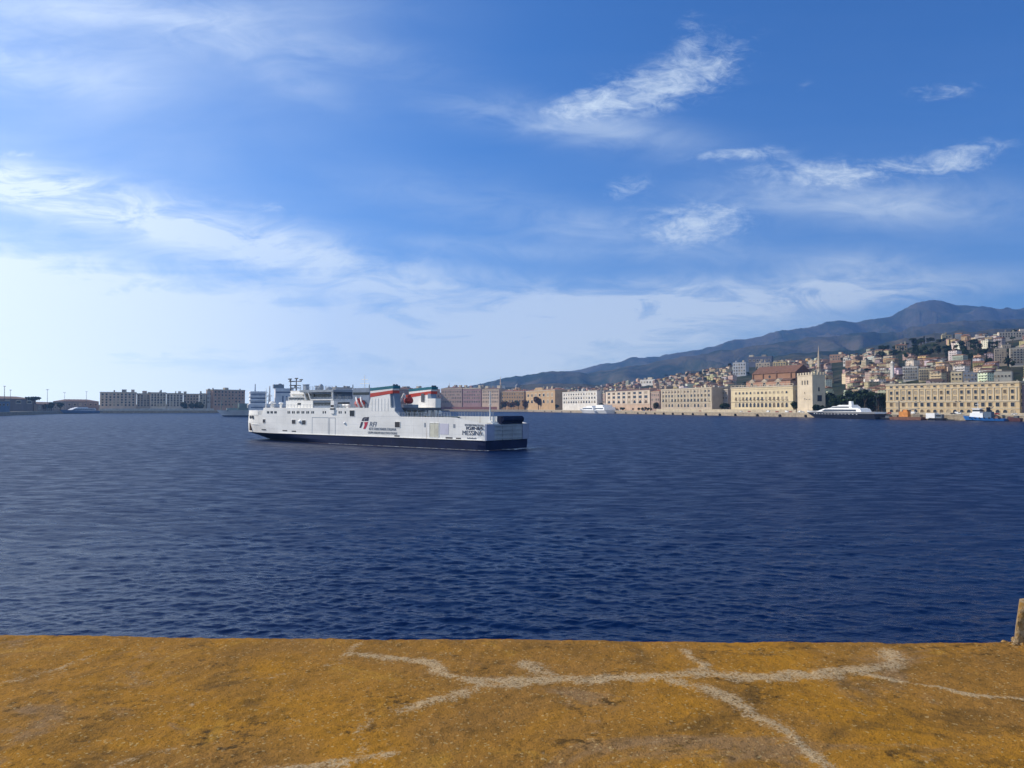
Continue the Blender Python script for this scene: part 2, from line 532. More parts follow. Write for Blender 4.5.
def build_land():
    xs = np.concatenate([np.arange(-900, 0, 40), np.arange(0, 1100, 6), np.arange(1100, 1701, 40)]).astype(float)
    ss = np.concatenate([[1.6, 20, 45, 60, 75], np.arange(90, 700, 25), np.arange(700, 1700, 50), np.arange(1700, 3300, 200)])
    s, x = np.meshgrid(ss, xs, indexing='ij')
    room = (2350 / np.maximum(.05, (CX - x) / F) - dq(x)) / 3200            # keep the left end of the land inside the haze
    s = np.where(x < CX, s * np.clip(room, .02, 1), s)
    z = terr(x, s)
    d = dq(x) + s
    X = (x - CX) / F * d
    bump = fbm(X / 160, d / 160, 4) * np.clip((z - 5) / 40, 0, 1) * 9
    pts = np.stack([X, d, z - .02 + bump - 2 * np.clip((z - 5) / 40, 0, 1)], -1)
    tag(link('hillside', grid_mesh('hillside', pts, ground_material())), kind='structure')


build_land()

M_quay = mat('quay_stone', (.34, .28, .20), .9, .35, .35, streak=.6)
M_quay_top = mat('quay_coping', (.50, .44, .34), .9, .2, .5)


def build_quay():
    xs = np.concatenate([np.arange(-900, 0, 60), np.arange(0, 1030, 8), np.arange(1030, 1701, 40)])
    rows = []
    for (off, z) in ((0.0, -2), (0.0, QZ - .55), (-.25, QZ - .55), (-.25, QZ + .05), (2.2, QZ + .05), (2.2, -2)):
        d = dq(xs) + off
        rows.append(np.stack([(xs - CX) / F * d, d, np.full_like(xs, z, dtype=float)], -1))
    me = grid_mesh('quay', np.stack(rows), M_quay)
    me.materials.append(M_quay_top)
    n = len(xs) - 1
    mi = np.zeros(5 * n, np.int32); mi[2 * n:4 * n] = 1
    me.polygons.foreach_set('material_index', mi)
    me.polygons.foreach_set('use_smooth', np.zeros(5 * n, dtype=bool))
    tag(link('quay', me), kind='structure')


build_quay()


def mountain_material():
    m = bpy.data.materials.new('mountain_scrub'); m.use_nodes = True
    t = m.node_tree; b = t.nodes['Principled BSDF']; N = Nodes(t)
    o = N.new('ShaderNodeTexCoord').outputs['Object']
    n = N.noise(o, .0022, 8, .66, .6); n2 = N.noise(o, .009, 6, .65)
    c = N.mix(N.ss(n, .40, .60), (.018, .032, .018), (.085, .076, .052))
    c = N.mix(N.ss(n2, .50, .70, 0, .45), c, (.12, .09, .062))
    N.put(b.inputs['Normal'], N.bump(N.m('ADD', n, N.m('MULTIPLY', n2, .4)), 1.0, 50))
    N.put(b.inputs['Base Color'], c); b.inputs['Roughness'].default_value = 1.0
    b.inputs['Specular IOR Level'].default_value = .05
    return m


def build_mountains():
    xs = np.arange(330, 1290, 3.0)
    ds = np.concatenate([np.arange(2900, 6000, 70), np.arange(6000, 10301, 90)]).astype(float)
    d, x = np.meshgrid(ds, xs, indexing='ij')
    ridges = [
        (3900, 1300, [(-500, 430), (400, 410), (460, 392), (500, 386), (540, 382), (600, 384), (660, 378), (720, 366), (800, 352), (860, 346), (900, 338), (960, 330), (1024, 322), (1300, 325), (1900, 360)]),
        (6300, 2000, [(-500, 430), (420, 408), (455, 390), (480, 382.5), (500, 378.5), (520, 375), (545, 371), (565, 370), (590, 372), (620, 368), (660, 360), (700, 353), (760, 344), (830, 334), (900, 328), (960, 320), (1024, 316), (1900, 350)]),
        (9300, 2600, [(-500, 440), (470, 408), (510, 388), (545, 374), (580, 368), (600, 363), (615, 362), (632, 357), (648, 354.5), (660, 355), (675, 352), (690, 350.5), (715, 344.5), (735, 338.5), (750, 336.5), (775, 331),
                      (790, 328.5), (812, 324), (830, 320.5), (845, 319.5), (862, 319.5), (880, 317), (893, 314), (905, 307.5), (918, 301.5), (930, 298.5), (942, 298.5), (955, 300), (975, 301.5), (1000, 303), (1024, 304), (1200, 330), (1900, 390)]),
    ]
    X = (x - CX) / F * d
    wp = fbm(X / 1500, d / 2500, 3) * 1.2
    gully = np.abs(fbm(X / 800 + wp + d / 5200, d / 3600 + wp * .3, 4, .5)) * 3.0 - .10
    z = np.full_like(d, -5.0)
    for (d0, w, prof) in ridges:
        y = np.interp(x, [a for a, b in prof], [b for a, b in prof])
        y = y + 1.8 * vnoise(x / 15, np.full_like(x, d0 * .017)) + 1.1 * vnoise(x / 6, np.full_like(x, d0 * .01)) + .7 * vnoise(x / 3, np.full_like(x, d0 * .013))
        crest = H + (HY - y) * d0 / F
        tt = np.abs(d - d0) / w
        f = np.clip(1 - tt ** 1.05, 0, 1)
        body = crest * f - np.clip(gully, 0, 1) * crest * .75 * np.clip(tt * 4, 0, 1) * f
        z = np.maximum(z, np.where(crest > 0, body, -5))
    pts = np.stack([X, d, z], -1)
    tag(link('mountains', grid_mesh('mountains', pts, mountain_material())), kind='structure')


build_mountains()

# haze in the air between here and the mountains
HAZE = 7.4e-5
mh = bpy.data.materials.new('haze'); mh.use_nodes = True
mh.node_tree.nodes.remove(mh.node_tree.nodes['Principled BSDF'])
pv = mh.node_tree.nodes.new('ShaderNodeVolumePrincipled')
pv.inputs['Color'].default_value = (.22, .47, 1.0, 1); pv.inputs['Density'].default_value = HAZE; pv.inputs['Anisotropy'].default_value = .35
mh.node_tree.links.new(pv.outputs[0], mh.node_tree.nodes['Material Output'].inputs['Volume'])
tag(MB().box(-2450, 10600, -2450, 10350, -8, 1500).build('haze', mh), kind='stuff')

# ------------------------------------------------------------------ the ferry
M_white = mat('ship_white', (.88, .86, .81), .5, .12, .12, streak=.2, spec=.25, seam=True)
M_navy = mat('ship_navy', (.007, .015, .055), .6, .3, .15, streak=.12, spec=.12)
M_boot = mat('ship_boot', (.16, .11, .10), .7, .4, .4)
M_glass = mat('ship_glass', (.012, .016, .022), .15, .2, 1.0, spec=.5)
M_dark = mat('dark_opening', (.018, .02, .028), .6, .3, .5)
M_grey = mat('ship_grey', (.30, .34, .39), .5, .2, .3, streak=.2)
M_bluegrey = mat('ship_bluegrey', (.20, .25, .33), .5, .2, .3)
M_deck = mat('deck_green', (.14, .17, .15), .8, .3, .3)
M_red = mat('ship_red', (.52, .055, .035), .45, .15, .5)
M_orange = mat('lifeboat_orange', (.40, .05, .04), .45, .15, .5)
M_teal = mat('ship_teal', (.012, .14, .19), .45, .15, .5)
M_steel = mat('steel_dark', (.09, .10, .12), .5, .3, 1.0)
M_black = mat('rubber_black', (.015, .015, .016), .8, .3, 2.0)
M_ink = mat('letter_navy', (.015, .022, .06), .6, .1, 1.0)
M_ink_grey = mat('letter_grey', (.16, .18, .22), .6, .1, 1.0)
M_pale = mat('door_pale', (.62, .60, .48), .55, .25, .5, streak=.4)

FU = Vector((-.78, .626)); FN = Vector((.626, .78))          # toward the bow; away from the near side
FS0 = Vector((-7.05, 202.0)); BEAM = 18.3; HB = BEAM / 2


def ft(x, lat=HB):
    """station along the ferry seen at pixel column x on the lengthwise plane at lateral offset lat (+ = near side)"""
    b = HB - lat; a = (x - CX) / F
    X0, Y0 = FS0.x + FN.x * b, FS0.y + FN.y * b
    return (X0 - a * Y0) / (.78 + .626 * a)


def fz(x, y, lat=HB):
    t = ft(x, lat); b = HB - lat
    return H - (y - HY) * (FS0.y + FN.y * b + .626 * t) / F


def fbox(mb, x0, x1, y0, y1, lat, dep, mi=0, xz=None):
    """box whose near face covers the pixel rectangle x0..x1, y0..y1 at lateral lat"""
    xm = (x0 + x1) / 2
    return mb.box(ft(x1, lat), ft(x0, lat), lat, lat - dep, fz(xm, y0, lat), fz(xm, y1, lat), mi)


def hb(t, z):
    """half breadth of the hull at station t, height z"""
    lv = [(-1.5, 0.0, 58, 1.7), (0, .1, 62, 1.8), (1.4, 1.6, 74, 1.9), (2.65, 3.4, 88, 2.0), (6, 4.4, 95, 2.3), (11, 5.0, 99, 2.5)]
    zs = [l[0] for l in lv]
    st = stem(z)
    e = np.interp(z, zs, [l[1] for l in lv]); t0 = np.interp(z, zs, [l[2] for l in lv]); p = np.interp(z, zs, [l[3] for l in lv])
    if t <= t0:
        k = 1 - .06 * max(0, (3 - t) / 3) * (1 if z < 1 else .4)
        return HB * k
    q = min(1, (t - t0) / max(.1, st - t0))
    return e + (HB - e) * (1 - q ** p)


def stem(z):
    return float(np.interp(z, [-1.5, 0, 1.4, 2.65, 6, 11], [105, 109, 114.0, 117.8, 116.6, 115.0]))


def stations(z, t0=0.0, n=46):
    st = stem(z)
    out = []
    for i in range(n):
        f = i / (n - 1)
        t = t0 + (118 - t0) * f
        if t > 60: t = 60 + (t - 60) * (st - 60) / 58
        out.append(t)
    return out


def loft(mb, zlist, mi, t0=0.0, close_bottom=False, topf=None, n=46):
    """closed shell of the hull between the heights in zlist (rows of both sides, stem face and transom)"""
    rows = []
    for z in zlist:
        ts = stations(z, t0, n)
        ring = []
        for t in ts:
            zz = z if topf is None else min(z, topf(t))
            ring.append((t, hb(t, z), zz))
        for t in reversed(ts):
            zz = z if topf is None else min(z, topf(t))
            ring.append((t, -hb(t, z), zz))
        rows.append(ring)
    m = len(rows[0]); v = [p for r in rows for p in r]; f = []
    for j in range(len(rows) - 1):
        for i in range(m):
            f.append((j * m + i, j * m + (i + 1) % m, (j + 1) * m + (i + 1) % m, (j + 1) * m + i))
    if close_bottom: f.append(tuple(range(m)))
    mb.add(v, f, mi)
    return rows[-1]


def text(name, body, size, parent, loc, m, width=None, shear=0.0, bold=0.0, rot=None):
    c = bpy.data.curves.new(name, 'FONT'); c.body = body; c.size = size; c.shear = shear; c.offset = bold
    c.extrude = .015; c.align_x = 'CENTER'; c.align_y = 'CENTER'
    o = link(name, c, parent, loc); c.materials.append(m)
    o.rotation_euler = rot
    bpy.context.view_layer.update()
    me = bpy.data.meshes.new_from_object(o.evaluated_get(bpy.context.evaluated_depsgraph_get()))
    bpy.data.objects.remove(o)
    me.name = name
    o = link(name, me, parent, loc); o.rotation_euler = rot
    if width:
        xs = [v.co.x for v in me.vertices]; w = max(xs) - min(xs)
        if w > 0: o.scale.x = width / w
    return o


def build_ferry():
    base = FS0 + FN * HB
    T = thing('ferry', 'large white and navy train ferry with two banded funnels sailing in mid harbour', 'ferry',
              (base.x, base.y, 0), math.atan2(FU.y, FU.x))
    top = lambda t: float(np.interp(t, [0, 11.2, 12.5, 200], [7.0, 8.75, 8.75, 8.75]))
    # navy lower hull, with a rusty boot line near the water
    b = MB(); loft(b, [-1.5, .12], 1, close_bottom=True); loft(b, [.12, 1.4, 2.65], 0)
    b.build('hull', [M_navy, M_boot], T)
    # white upper hull: outer skin, rim and inner skin
    b = MB(); ring = loft(b, [2.65, 4.5, 6, 7, 8.75], 0, topf=top)
    m = len(ring); inner = []
    for (t, y, z) in ring:
        inner.append((max(.3, t - (.3 if t > 112 else 0)), y - math.copysign(.3, y), z))
    low = [(p[0], p[1], 5.4) for p in inner]
    v = ring + inner + low; f = []
    for i in range(m):
        j = (i + 1) % m
        f.append((i, j, m + j, m + i)); f.append((m + i, m + j, 2 * m + j, 2 * m + i))
    b.add(v, f, 0)
    # rubbing strake along the knuckle
    ts = np.linspace(0, 100, 40)
    for sgn in (1, -1):
        b.prism([(0, 0)] * 0 or [(sgn * HB, 2.66), (sgn * (HB + .16), 2.70), (sgn * (HB + .16), 2.86), (sgn * HB, 2.92)], 1.0, 91, 'x', 0)
    b.build('upper_hull', M_white, T)
    # decks
    b = MB()
    b.box(.35, 26, -HB + .32, HB - .32, 5.2, 5.42)
    v = [(t, y, 8.62) for (t, y, z) in inner if t > 25.5]
    v = sorted(v, key=lambda p: (p[1] < 0, p[0] if p[1] > 0 else -p[0]))
    b.add(v, [tuple(range(len(v)))])
    b.box(25.6, 26, -HB + .32, HB - .32, 5.42, 8.6)
    b.build('deck', M_deck, T)
    # forward superstructure flush with the side
    tA, tF = ft(372) , ft(264.2)
    zf = 11.25
    b = MB()
    pts = []
    for t in np.linspace(34.5, 99, 30): pts.append((t, hb(t, 8.75)))
    pts.append((100.8, hb(100.8, 8.75)))
    poly_t = [(t, y) for t, y in pts] + [(t, -y) for t, y in reversed(pts)]
    n = len(poly_t); v = []
    for (t, y) in poly_t: v.append((min(t + .5, 102.0) if t > 99 else t, y, 8.752))
    for (t, y) in poly_t: v.append((t - (.8 if t > 99 else 0), y, zf))
    b.add(v, [tuple(range(n, 2 * n))] + [(i, (i + 1) % n, n + (i + 1) % n, n + i) for i in range(n)])
    b.build('superstructure', M_white, T)
    # bow shield
    b = MB()
    ts = [103.6, 105, 107, 109, 110.5, 112, 113, 114, 114.8, 115.3]
    o_ = [(t, hb(min(t, 115), 10.0)) for t in ts]
    ringo = [(t, y) for t, y in o_] + [(t, -y) for t, y in reversed(o_)]
    n = len(ringo)
    v = [(t, y, 8.752) for t, y in ringo] + [(t - (.25 if t > 112 else 0) + (.35 if t < 104.5 else 0), y, 10.35) for t, y in ringo]
    b.add(v, [tuple(range(n, 2 * n))] + [(i, (i + 1) % n, n + (i + 1) % n, n + i) for i in range(n)])
    b.build('bow_shield', M_white, T)

    # --- side openings
    def port(name, x, y, w, h, m=M_dark, proud=.04, fr=None):
        b = MB()
        t0, t1 = ft(x + w / 2), ft(x - w / 2); tm = (t0 + t1) / 2
        z0, z1 = fz(x, y + h / 2), fz(x, y - h / 2)
        yb = hb(tm, (z0 + z1) / 2)
        e = (hb(t1, (z0 + z1) / 2) - hb(t0, (z0 + z1) / 2)) / max(.01, t1 - t0)
        v = []
        for dy in (-.05, proud):
            for (t, z) in ((t0, z0), (t1, z0), (t1, z1), (t0, z1)):
                v.append((t - tm, yb + e * (t - tm) + dy, z))
        b.add(v, [(0, 1, 2, 3), (7, 6, 5, 4), (0, 4, 5, 1), (1, 5, 6, 2), (2, 6, 7, 3), (3, 7, 4, 0)], 0)
        if fr is not None:
            w_ = .09
            for (a, c, d_, e_) in ((t0 - w_, t1 + w_, z1, z1 + w_), (t0 - w_, t1 + w_, z0 - w_, z0), (t0 - w_, t0, z0, z1), (t1, t1 + w_, z0, z1)):
                b.box(a - tm, c - tm, yb - .02, yb + proud + .05, d_, e_, 1)
        return b.build(name, [m, M_white], T, (tm, 0, 0))
    for x in (267.6, 268.9, 271.2, 272.5, 275.0, 276.3, 288.2, 289.8, 292.7, 294.3, 297.4, 299.0, 302.2, 303.8, 307.0, 308.6, 312.0, 313.6, 323.3, 325.5, 339.3, 341.2, 345.4):
        port('window', x, 412.3, 1.05, 2.3, M_glass)
    port('window', 352.3, 413.3, 4.6, 5.8, M_glass, fr=1)
    for (x, y, w, h) in ((264.2, 421.0, 2.6, 3.4), (294.0, 421.8, 3.6, 3.9), (304.2, 422.4, 3.6, 4.2), (397.6, 424.6, 5.0, 5.4)):
        port('mooring_port', x, y, w, h, M_dark, fr=1)
    for (x, y, w, h) in ((262.2, 429.6, 5.4, 1.0), (285.2, 430.6, 4.6, 1.0), (294.2, 431.2, 4.2, 1.0), (397.2, 435.9, 5.2, 1.3), (449.2, 438.0, 6.8, 1.7), (458.6, 438.5, 5.0, 1.6)):
        port('fairlead', x, y, w, h, M_dark)
    port('side_door', 425.1, 425.0, 1.5, 4.4, M_grey); port('side_door', 454.3, 426.0, 2.0, 3.8, M_grey)
    port('loading_door', 434.3, 430.0, 9.0, 14.0, M_pale, fr=1)
    port('loading_door', 444.5, 429.0, 8.5, 11.0, mat('door_lilac', (.60, .58, .66), .5, .1, .5))
    # outlines of the closed shell doors
    b = MB()
    for (x0, x1, y0, y1) in ((312.2, 328.6, 417.2, 434.2), (329.6, 335.6, 417.6, 435.0)):
        t0, t1 = ft(x1), ft(x0); zt, zb = fz(x0, y0), fz(x1, y1); w = .16
        for (a, c, d_, e_) in ((t0, t1, zt - w, zt), (t0, t0 + w, zb, zt), (t1 - w, t1, zb, zt)):
            b.box(a, c, HB - .02, HB + .03, d_, e_)
    b.build('shell_door', M_grey, T)
    # lifebuoy, lights, discharge, navigation boxes on the side
    for (x, y, r) in ((300.4, 421.6, .6), (345.0, 423.2, .42)):
        b = MB(); t, z = ft(x), fz(x, y); b.dome((t, HB, z), r, r, 10, 4, 0, full=True)
        b.build('lifebuoy', mat('buoy_white', (.9, .9, .88), .4, .05), T)
    t, z = ft(333.0), fz(333, 411)
    b = MB(); b.box(t - .8, t + .8, HB - 1.2, HB + .25, zf - .6, fz(333, 400.5)); b.box(t - .9, t + .9, HB - 1.2, HB + .35, fz(333, 413.6), fz(333, 409.6))
    b.build('light_pillar', M_white, T)
    b = MB(); b.box(t - .95, t + .95, HB - .5, HB + .42, fz(333, 409.6), fz(333, 408.3)); b.box(t - .7, t + .7, HB - .8, HB + .30, fz(333, 407.0), fz(333, 405.0))
    b.build('side_light', M_black, T)

    # --- funnels
    def funnel(sgn):
        lat = HB - .02
        prof = [(ft(400.2), 8.76), (ft(390.6), fz(390.6, 407)), (ft(390.2), fz(390.2, 397.0)), (ft(389.5), fz(390, 391.5)), (ft(371), fz(371, 393.3)), (ft(370.8), fz(371, 397)), (ft(368.6), 11.26)]
        lo = [(ft(400.2), 8.76), (ft(368.6), 8.76)]
        poly = prof + [(ft(368.6), 8.76)]
        b = MB(); b.prism(poly, sgn * (HB + .03), sgn * (HB - 2.6), 'y', 0)
        # ribs on the outer plate
        for x in np.linspace(372, 388, 6):
            b.box(ft(x) - .06, ft(x) + .06, sgn * (HB + .03), sgn * (HB + .09), fz(x, 411), fz(x, 398.4))
        fo = b.build('funnel', M_white, T)
        zc = lambda x, y: fz(x, y)
        def band(name, yl0, yl1, yr0, yr1, m, xl=370.4, xr=394.0, ex=.06):
            p = [(ft(xr), zc(xr, yr1)), (ft(xr), zc(xr, yr0)), (ft(xl), zc(xl, yl0)), (ft(xl), zc(xl, yl1))]
            MB().prism(p, sgn * (HB + .03 + ex), sgn * (HB - 2.6 - ex), 'y', 0).build(name, m, fo)
        band('red_band', 393.4, 397.2, 390.2, 393.3, M_red, xr=392.8)
        band('white_band', 390.9, 393.38, 388.4, 390.18, M_white, xr=392.6, ex=.02)
        band('funnel_cap', 388.1, 390.88, 385.6, 388.38, M_teal, xr=393.4)
        # dark exhaust end; blue-grey aft plate carries the painted shade of that face
        b = MB()
        for q in (.7, 1.7): b.cyl((ft(391.5), sgn * (HB - q), zc(391, 387)), (ft(391.5) - .5, sgn * (HB - q), zc(391, 384.8)), .42, .42, 8)
        b.build('exhaust', M_steel, fo)
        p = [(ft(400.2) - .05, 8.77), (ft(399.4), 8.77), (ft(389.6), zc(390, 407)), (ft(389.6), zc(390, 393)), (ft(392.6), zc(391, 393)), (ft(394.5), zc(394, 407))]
        MB().prism(p, sgn * (HB - .35), sgn * (HB - 2.7), 'y', 0).build('aft_shade_plate', M_bluegrey, fo)
        return fo
    funnel(1); f2 = funnel(-1)
    lat2 = -HB + 2.9
    b = MB(); fbox(b, 425.5, 435.5, 398.5, 412, lat2, 2.3); fbox(b, 416.5, 436, 411.5, 417.2, lat2 + .3, 2.6)
    b.box(ft(436, lat2), ft(416, lat2), lat2 + .32, lat2 - 2, 8.7, 11.2)
    b.build('vent_casing', M_white, T)
    b = MB(); fbox(b, 421, 424, 393.5, 402, lat2 - .12, .25); b.build('louvre', M_steel, T)

    # --- midships boat deck
    def rescue_boat(x, y, lat, L):
        t, z = ft(x, lat), fz(x, y, lat)
        b = MB(); n = 9
        prof = [(-1, .25), (-.7, .75), (-.2, 1), (.3, 1), (.7, .8), (1, .12)]
        rows = []
        for (u, w) in prof:
            rows.append([(u * L / 2, math.cos(a) * 1.15 * w, math.sin(a) * (1.25 if math.sin(a) > 0 else .95) * (w * .6 + .4)) for a in np.linspace(0, 2 * math.pi, 10, endpoint=False)])
        v = [p for r in rows for p in r]; f = []
        for j in range(len(rows) - 1):
            for i in range(10): f.append((j * 10 + i, j * 10 + (i + 1) % 10, (j + 1) * 10 + (i + 1) % 10, (j + 1) * 10 + i))
        f += [tuple(range(10)), tuple(range(50, 60))]
        b.add(v, f, 0); b.box(-L * .12, L * .22, -.55, .55, .9, 1.75)
        return b.build('rescue_boat', M_orange, T, (t, lat, z))
    rescue_boat(359.8, 404.0, 6.9, 4.2)
    rb = rescue_boat(408.6, 400.8, 3.0, 3.2)
    def davit(pts, r=.17):
        b = MB()
        for p, q in zip(pts[:-1], pts[1:]): b.cyl(p, q, r, r, 6)
        return b.build('davit', M_white, T)
    for dx in (0, 4.4):
        l_ = 7.0
        davit([(ft(367.6 - dx, l_), l_ + 1.4, 11.25), (ft(365.4 - dx, l_), l_ + 1.6, fz(365, 402, l_)), (ft(361.6 - dx, l_), l_ + .4, fz(362, 397.2, l_))], .22)
    l_ = 4.0
    davit([(ft(400.6, l_), l_ + 1, fz(401, 406, l_)), (ft(404.6, l_), l_ + .2, fz(405, 393.5, l_)), (ft(405.8, l_), l_ - .8, fz(405, 406, l_))], .24)
    b = MB(); fbox(b, 399, 418, 407.6, 410.4, 6.2, 9.5)
    b.build('boat_deck', M_steel, T)
    for x in (401, 406.5, 412, 417.2):
        for l_ in (5.9, -2.6):
            b = MB(); b.box(ft(x, 6) - .14, ft(x, 6) + .14, l_ - .14, l_ + .14, 8.63, fz(x, 410.3, 6.2)); b.build('deck_post', M_grey, T)
    b = MB(); fbox(b, 402, 411, 412.6, 416.5, 3.5, 3.0); b.build('deck_locker', M_grey, T)
    b = MB(); fbox(b, 399.5, 404, 410.4, 417, -3.4, .3); b.build('screen', M_grey, T)
    b = MB(); fbox(b, 403.5, 413, 404.6, 407.6, 3.9, 2.2); b.build('boat_cradle', M_grey, T)
    # railings
    def rail(name, p0, p1, z, h=1.15, step=1.6, r=.045, bars=3):
        b = MB(); d = Vector((p1[0] - p0[0], p1[1] - p0[1])); n = max(1, int(d.length / step))
        for i in range(n + 1):
            q = (p0[0] + d.x * i / n, p0[1] + d.y * i / n)
            b.box(q[0] - r, q[0] + r, q[1] - r, q[1] + r, z, z + h)
        for k in range(bars):
            zz = z + h * (k + 1) / bars
            e = d.normalized().orthogonal() * r * .8
            v = []
            for q in (p0, p1):
                for s1, s2 in ((1, 0), (1, 1), (-1, 1), (-1, 0)):
                    v.append((q[0] + e.x * s1, q[1] + e.y * s1, zz - .06 * s2))
            b.add(v, [(0, 1, 5, 4), (1, 2, 6, 5), (2, 3, 7, 6), (3, 0, 4, 7)])
        return b.build(name, M_grey, T)
    rail('railing', (12.5, HB - .15), (32.5, HB - .15), 8.75, 1.25, 1.1, .06)
    rail('railing', (12.5, -HB + .15), (36, -HB + .15), 8.75, 1.25, 1.1, .06)
    rail('railing', (47, HB - .25), (100, HB - .25), zf, 1.1, 1.7, .035)
    rail('railing', (47, -HB + .25), (100, -HB + .25), zf, 1.1, 1.7, .035)
    

    # --- bridge and upper houses
    b = MB(); fbox(b, 313, 369, 400.3, 408.0, 6.3, 12.6); b.build('upper_house', M_bluegrey, T)  # set-back tier: its shade is painted in as blue-grey
    for x in (317, 323, 329, 340, 346.5):
        b = MB(); t = ft(x, 6.3); b.box(t - 1.5, t + 1.5, 6.28, 6.36, 12.0, 13.0); b.build('window', M_glass, T)
    b = MB(); fbox(b, 311, 332.6, 399.2, 400.2, 6.6, 13.2); b.build('deck_edge', M_white, T)
    b = MB(); fbox(b, 286, 312.8, 400.6, 408.0, 6.5, 13.0); fbox(b, 288.5, 304.5, 396.6, 400.6, 5.8, 11.6); b.build('bridge', M_white, T)
    br = bpy.data.objects['bridge'] if 'bridge' in bpy.data.objects else None
    for x in np.linspace(290, 303, 8):
        b = MB(); t = ft(x, 5.8); b.box(t - .52, t + .52, 5.78, 5.86, fz(x, 399.4, 5.8), fz(x, 397.6, 5.8)); b.build('window', M_glass, T)
    b = MB()
    b.box(ft(288.4, 5.8) + .01, ft(288.4, 5.8) + .07, -5.2, 5.2, fz(289, 399.4, 5.8), fz(289, 397.6, 5.8))
    b.build('window_strip', M_glass, T)
    b = MB(); fbox(b, 297.5, 301, 403, 405, 6.52, .3); b.build('window', M_glass, T)
    b = MB(); fbox(b, 290.5, 303, 390.6, 396.5, 3.6, 7.2); fbox(b, 289.5, 304, 393.3, 394.2, 4.4, 8.8); b.build('wheelhouse_top', M_white, T)
    b = MB(); fbox(b, 311.5, 331.5, 392.2, 399.1, 4.8, 9.6); b.build('passenger_lounge', M_bluegrey, T)
    for x in np.linspace(314, 330, 9):
        b = MB(); t = ft(x, 4.8); b.box(t - .75, t + .75, 4.78, 4.86, fz(x, 397.4, 4.8), fz(x, 394, 4.8)); b.build('window', M_glass, T)
    b = MB(); fbox(b, 299.5, 333.2, 389.8, 392.1, 6.2, 12.4); b.build('canopy_roof', M_grey, T)
    for (xa, ya, xb, yb) in ((304, 392.2, 306.5, 400.4), (308.4, 392.2, 311, 400.2), (332.5, 392.2, 332.5, 400.2)):
        for l_ in (5.9, -5.9):
            b = MB(); b.cyl((ft(xa, l_), l_, fz(xa, ya, l_)), (ft(xb, l_), l_, fz(xb, yb, l_)), .26, .26, 6); b.build('canopy_strut', M_white, T)
    for (x, y, r, h, l_) in ((321, 388.8, .85, 1.25, 1.0), (329, 389.7, 1.0, .6, 1.0), (316, 389.6, .35, .5, 2)):
        b = MB(); t, z = ft(x, l_), fz(x, y + 1, l_)
        b.cyl((t, l_, z - .2), (t, l_, z + .5), r * .6, r * .6, 10); b.dome((t, l_, z + .7), r, h, 12, 5, 0, full=True)
        b.build('radar_dome', M_grey, T)
    b = MB(); fbox(b, 352.5, 369.5, 388.0, 400.2, 4.0, 8.0); b.build('machinery_house', M_bluegrey, T)
    b = MB(); fbox(b, 353, 369, 392.3, 394.8, 4.06, .3); b.build('window_strip', M_glass, T)
    for x in (352.8, 369.2):
        b = MB(); t = ft(x, 3.8); b.cyl((t, 3.8, fz(x, 388, 4)), (t, 3.8, fz(x, 384.6, 4)), .16, .12, 6); b.build('pole', M_steel, T)
    # main mast with yards and radar bars
    b = MB(); l_ = 0.0
    for x, yt in ((290.6, 379.2), (296.2, 378.2)):
        t = ft(x, l_); b.cyl((t, l_, fz(x, 391, l_)), (t, l_, fz(x, yt, l_)), .26, .13, 8)
    for y, xa, xb in ((385.4, 289.6, 298.4), (381.4, 288.8, 301.2), (388.0, 291, 298.6)):
        b.cyl((ft(xa, l_), l_, fz(295, y, l_)), (ft(xb, l_), l_, fz(295, y, l_)), .17, .17, 6)
        t = ft(295.5, l_); b.cyl((t, -2.2, fz(295, y, l_)), (t, 2.2, fz(295, y, l_)), .13, .13, 6)
    b.build('mast', M_steel, T)
    for (x, y, w) in ((289.8, 379.6, .9), (296.3, 379.0, .8), (301.0, 380.2, .8), (294.8, 386.0, 1.2)):
        b = MB(); t, z = ft(x, l_), fz(x, y, l_)
        b.box(t - w, t + w, -.15, .15, z, z + .38); b.box(t - .15, t + .15, -.15, .15, z - .5, z)
        b.build('radar', M_steel, T)
    # signal mast amidships
    b = MB(); l_ = -2.0
    t = ft(364.6, l_); b.cyl((t, l_, fz(364, 388, 0)), (t, l_, fz(364, 375.5, l_)), .14, .08, 6)
    for y, w in ((379.5, 1.5), (383.5, 2.2)): b.cyl((t - w, l_, fz(364, y, l_)), (t + w, l_, fz(364, y, l_)), .09, .09, 6)
    b.build('signal_mast', M_white, T)
    # more deck gear: life raft canisters, ventilators, upper railings, whip aerials
    for x in (337.5, 341, 344.5, 348):
        t = ft(x, 7.6); b = MB(); b.cyl((t - .75, 7.6, 12.0), (t + .75, 7.6, 12.0), .42, .42, 10); b.box(t - .5, t + .5, 7.35, 7.85, zf, 11.6); b.build('liferaft', M_white, T)
    for x, l_, hh in ((306, 3, 1.6), (318, -2, 1.2), (338, 2, 1.8), (345, -1, 1.3), (375, 2, 1.5), (384, 1, 1.2)):
        t = ft(x, l_); z0 = fz(x, 389.9, l_) if 300 < x < 333 else (fz(x, 400.3, l_) if x < 352 else zf)
        b = MB(); b.box(t - .7, t + .7, l_ - .7, l_ + .7, z0, z0 + hh); b.box(t - .85, t + .85, l_ - .85, l_ + .85, z0 + hh, z0 + hh + .25); b.build('ventilator', M_grey, T)
    rail('railing', (ft(332, 6.2), 6.1), (ft(300, 6.2), 6.1), fz(316, 389.8, 6.2), 1.1, 1.6, .045)
    rail('railing', (ft(351, 6.2), 6.2), (ft(314, 6.2), 6.2), fz(332, 400.25, 6.2), 1.1, 1.6, .045)
    rail('railing', (ft(304, 6), 6.3), (ft(287, 6), 6.3), fz(296, 400.6, 6), 1.1, 1.5, .045)
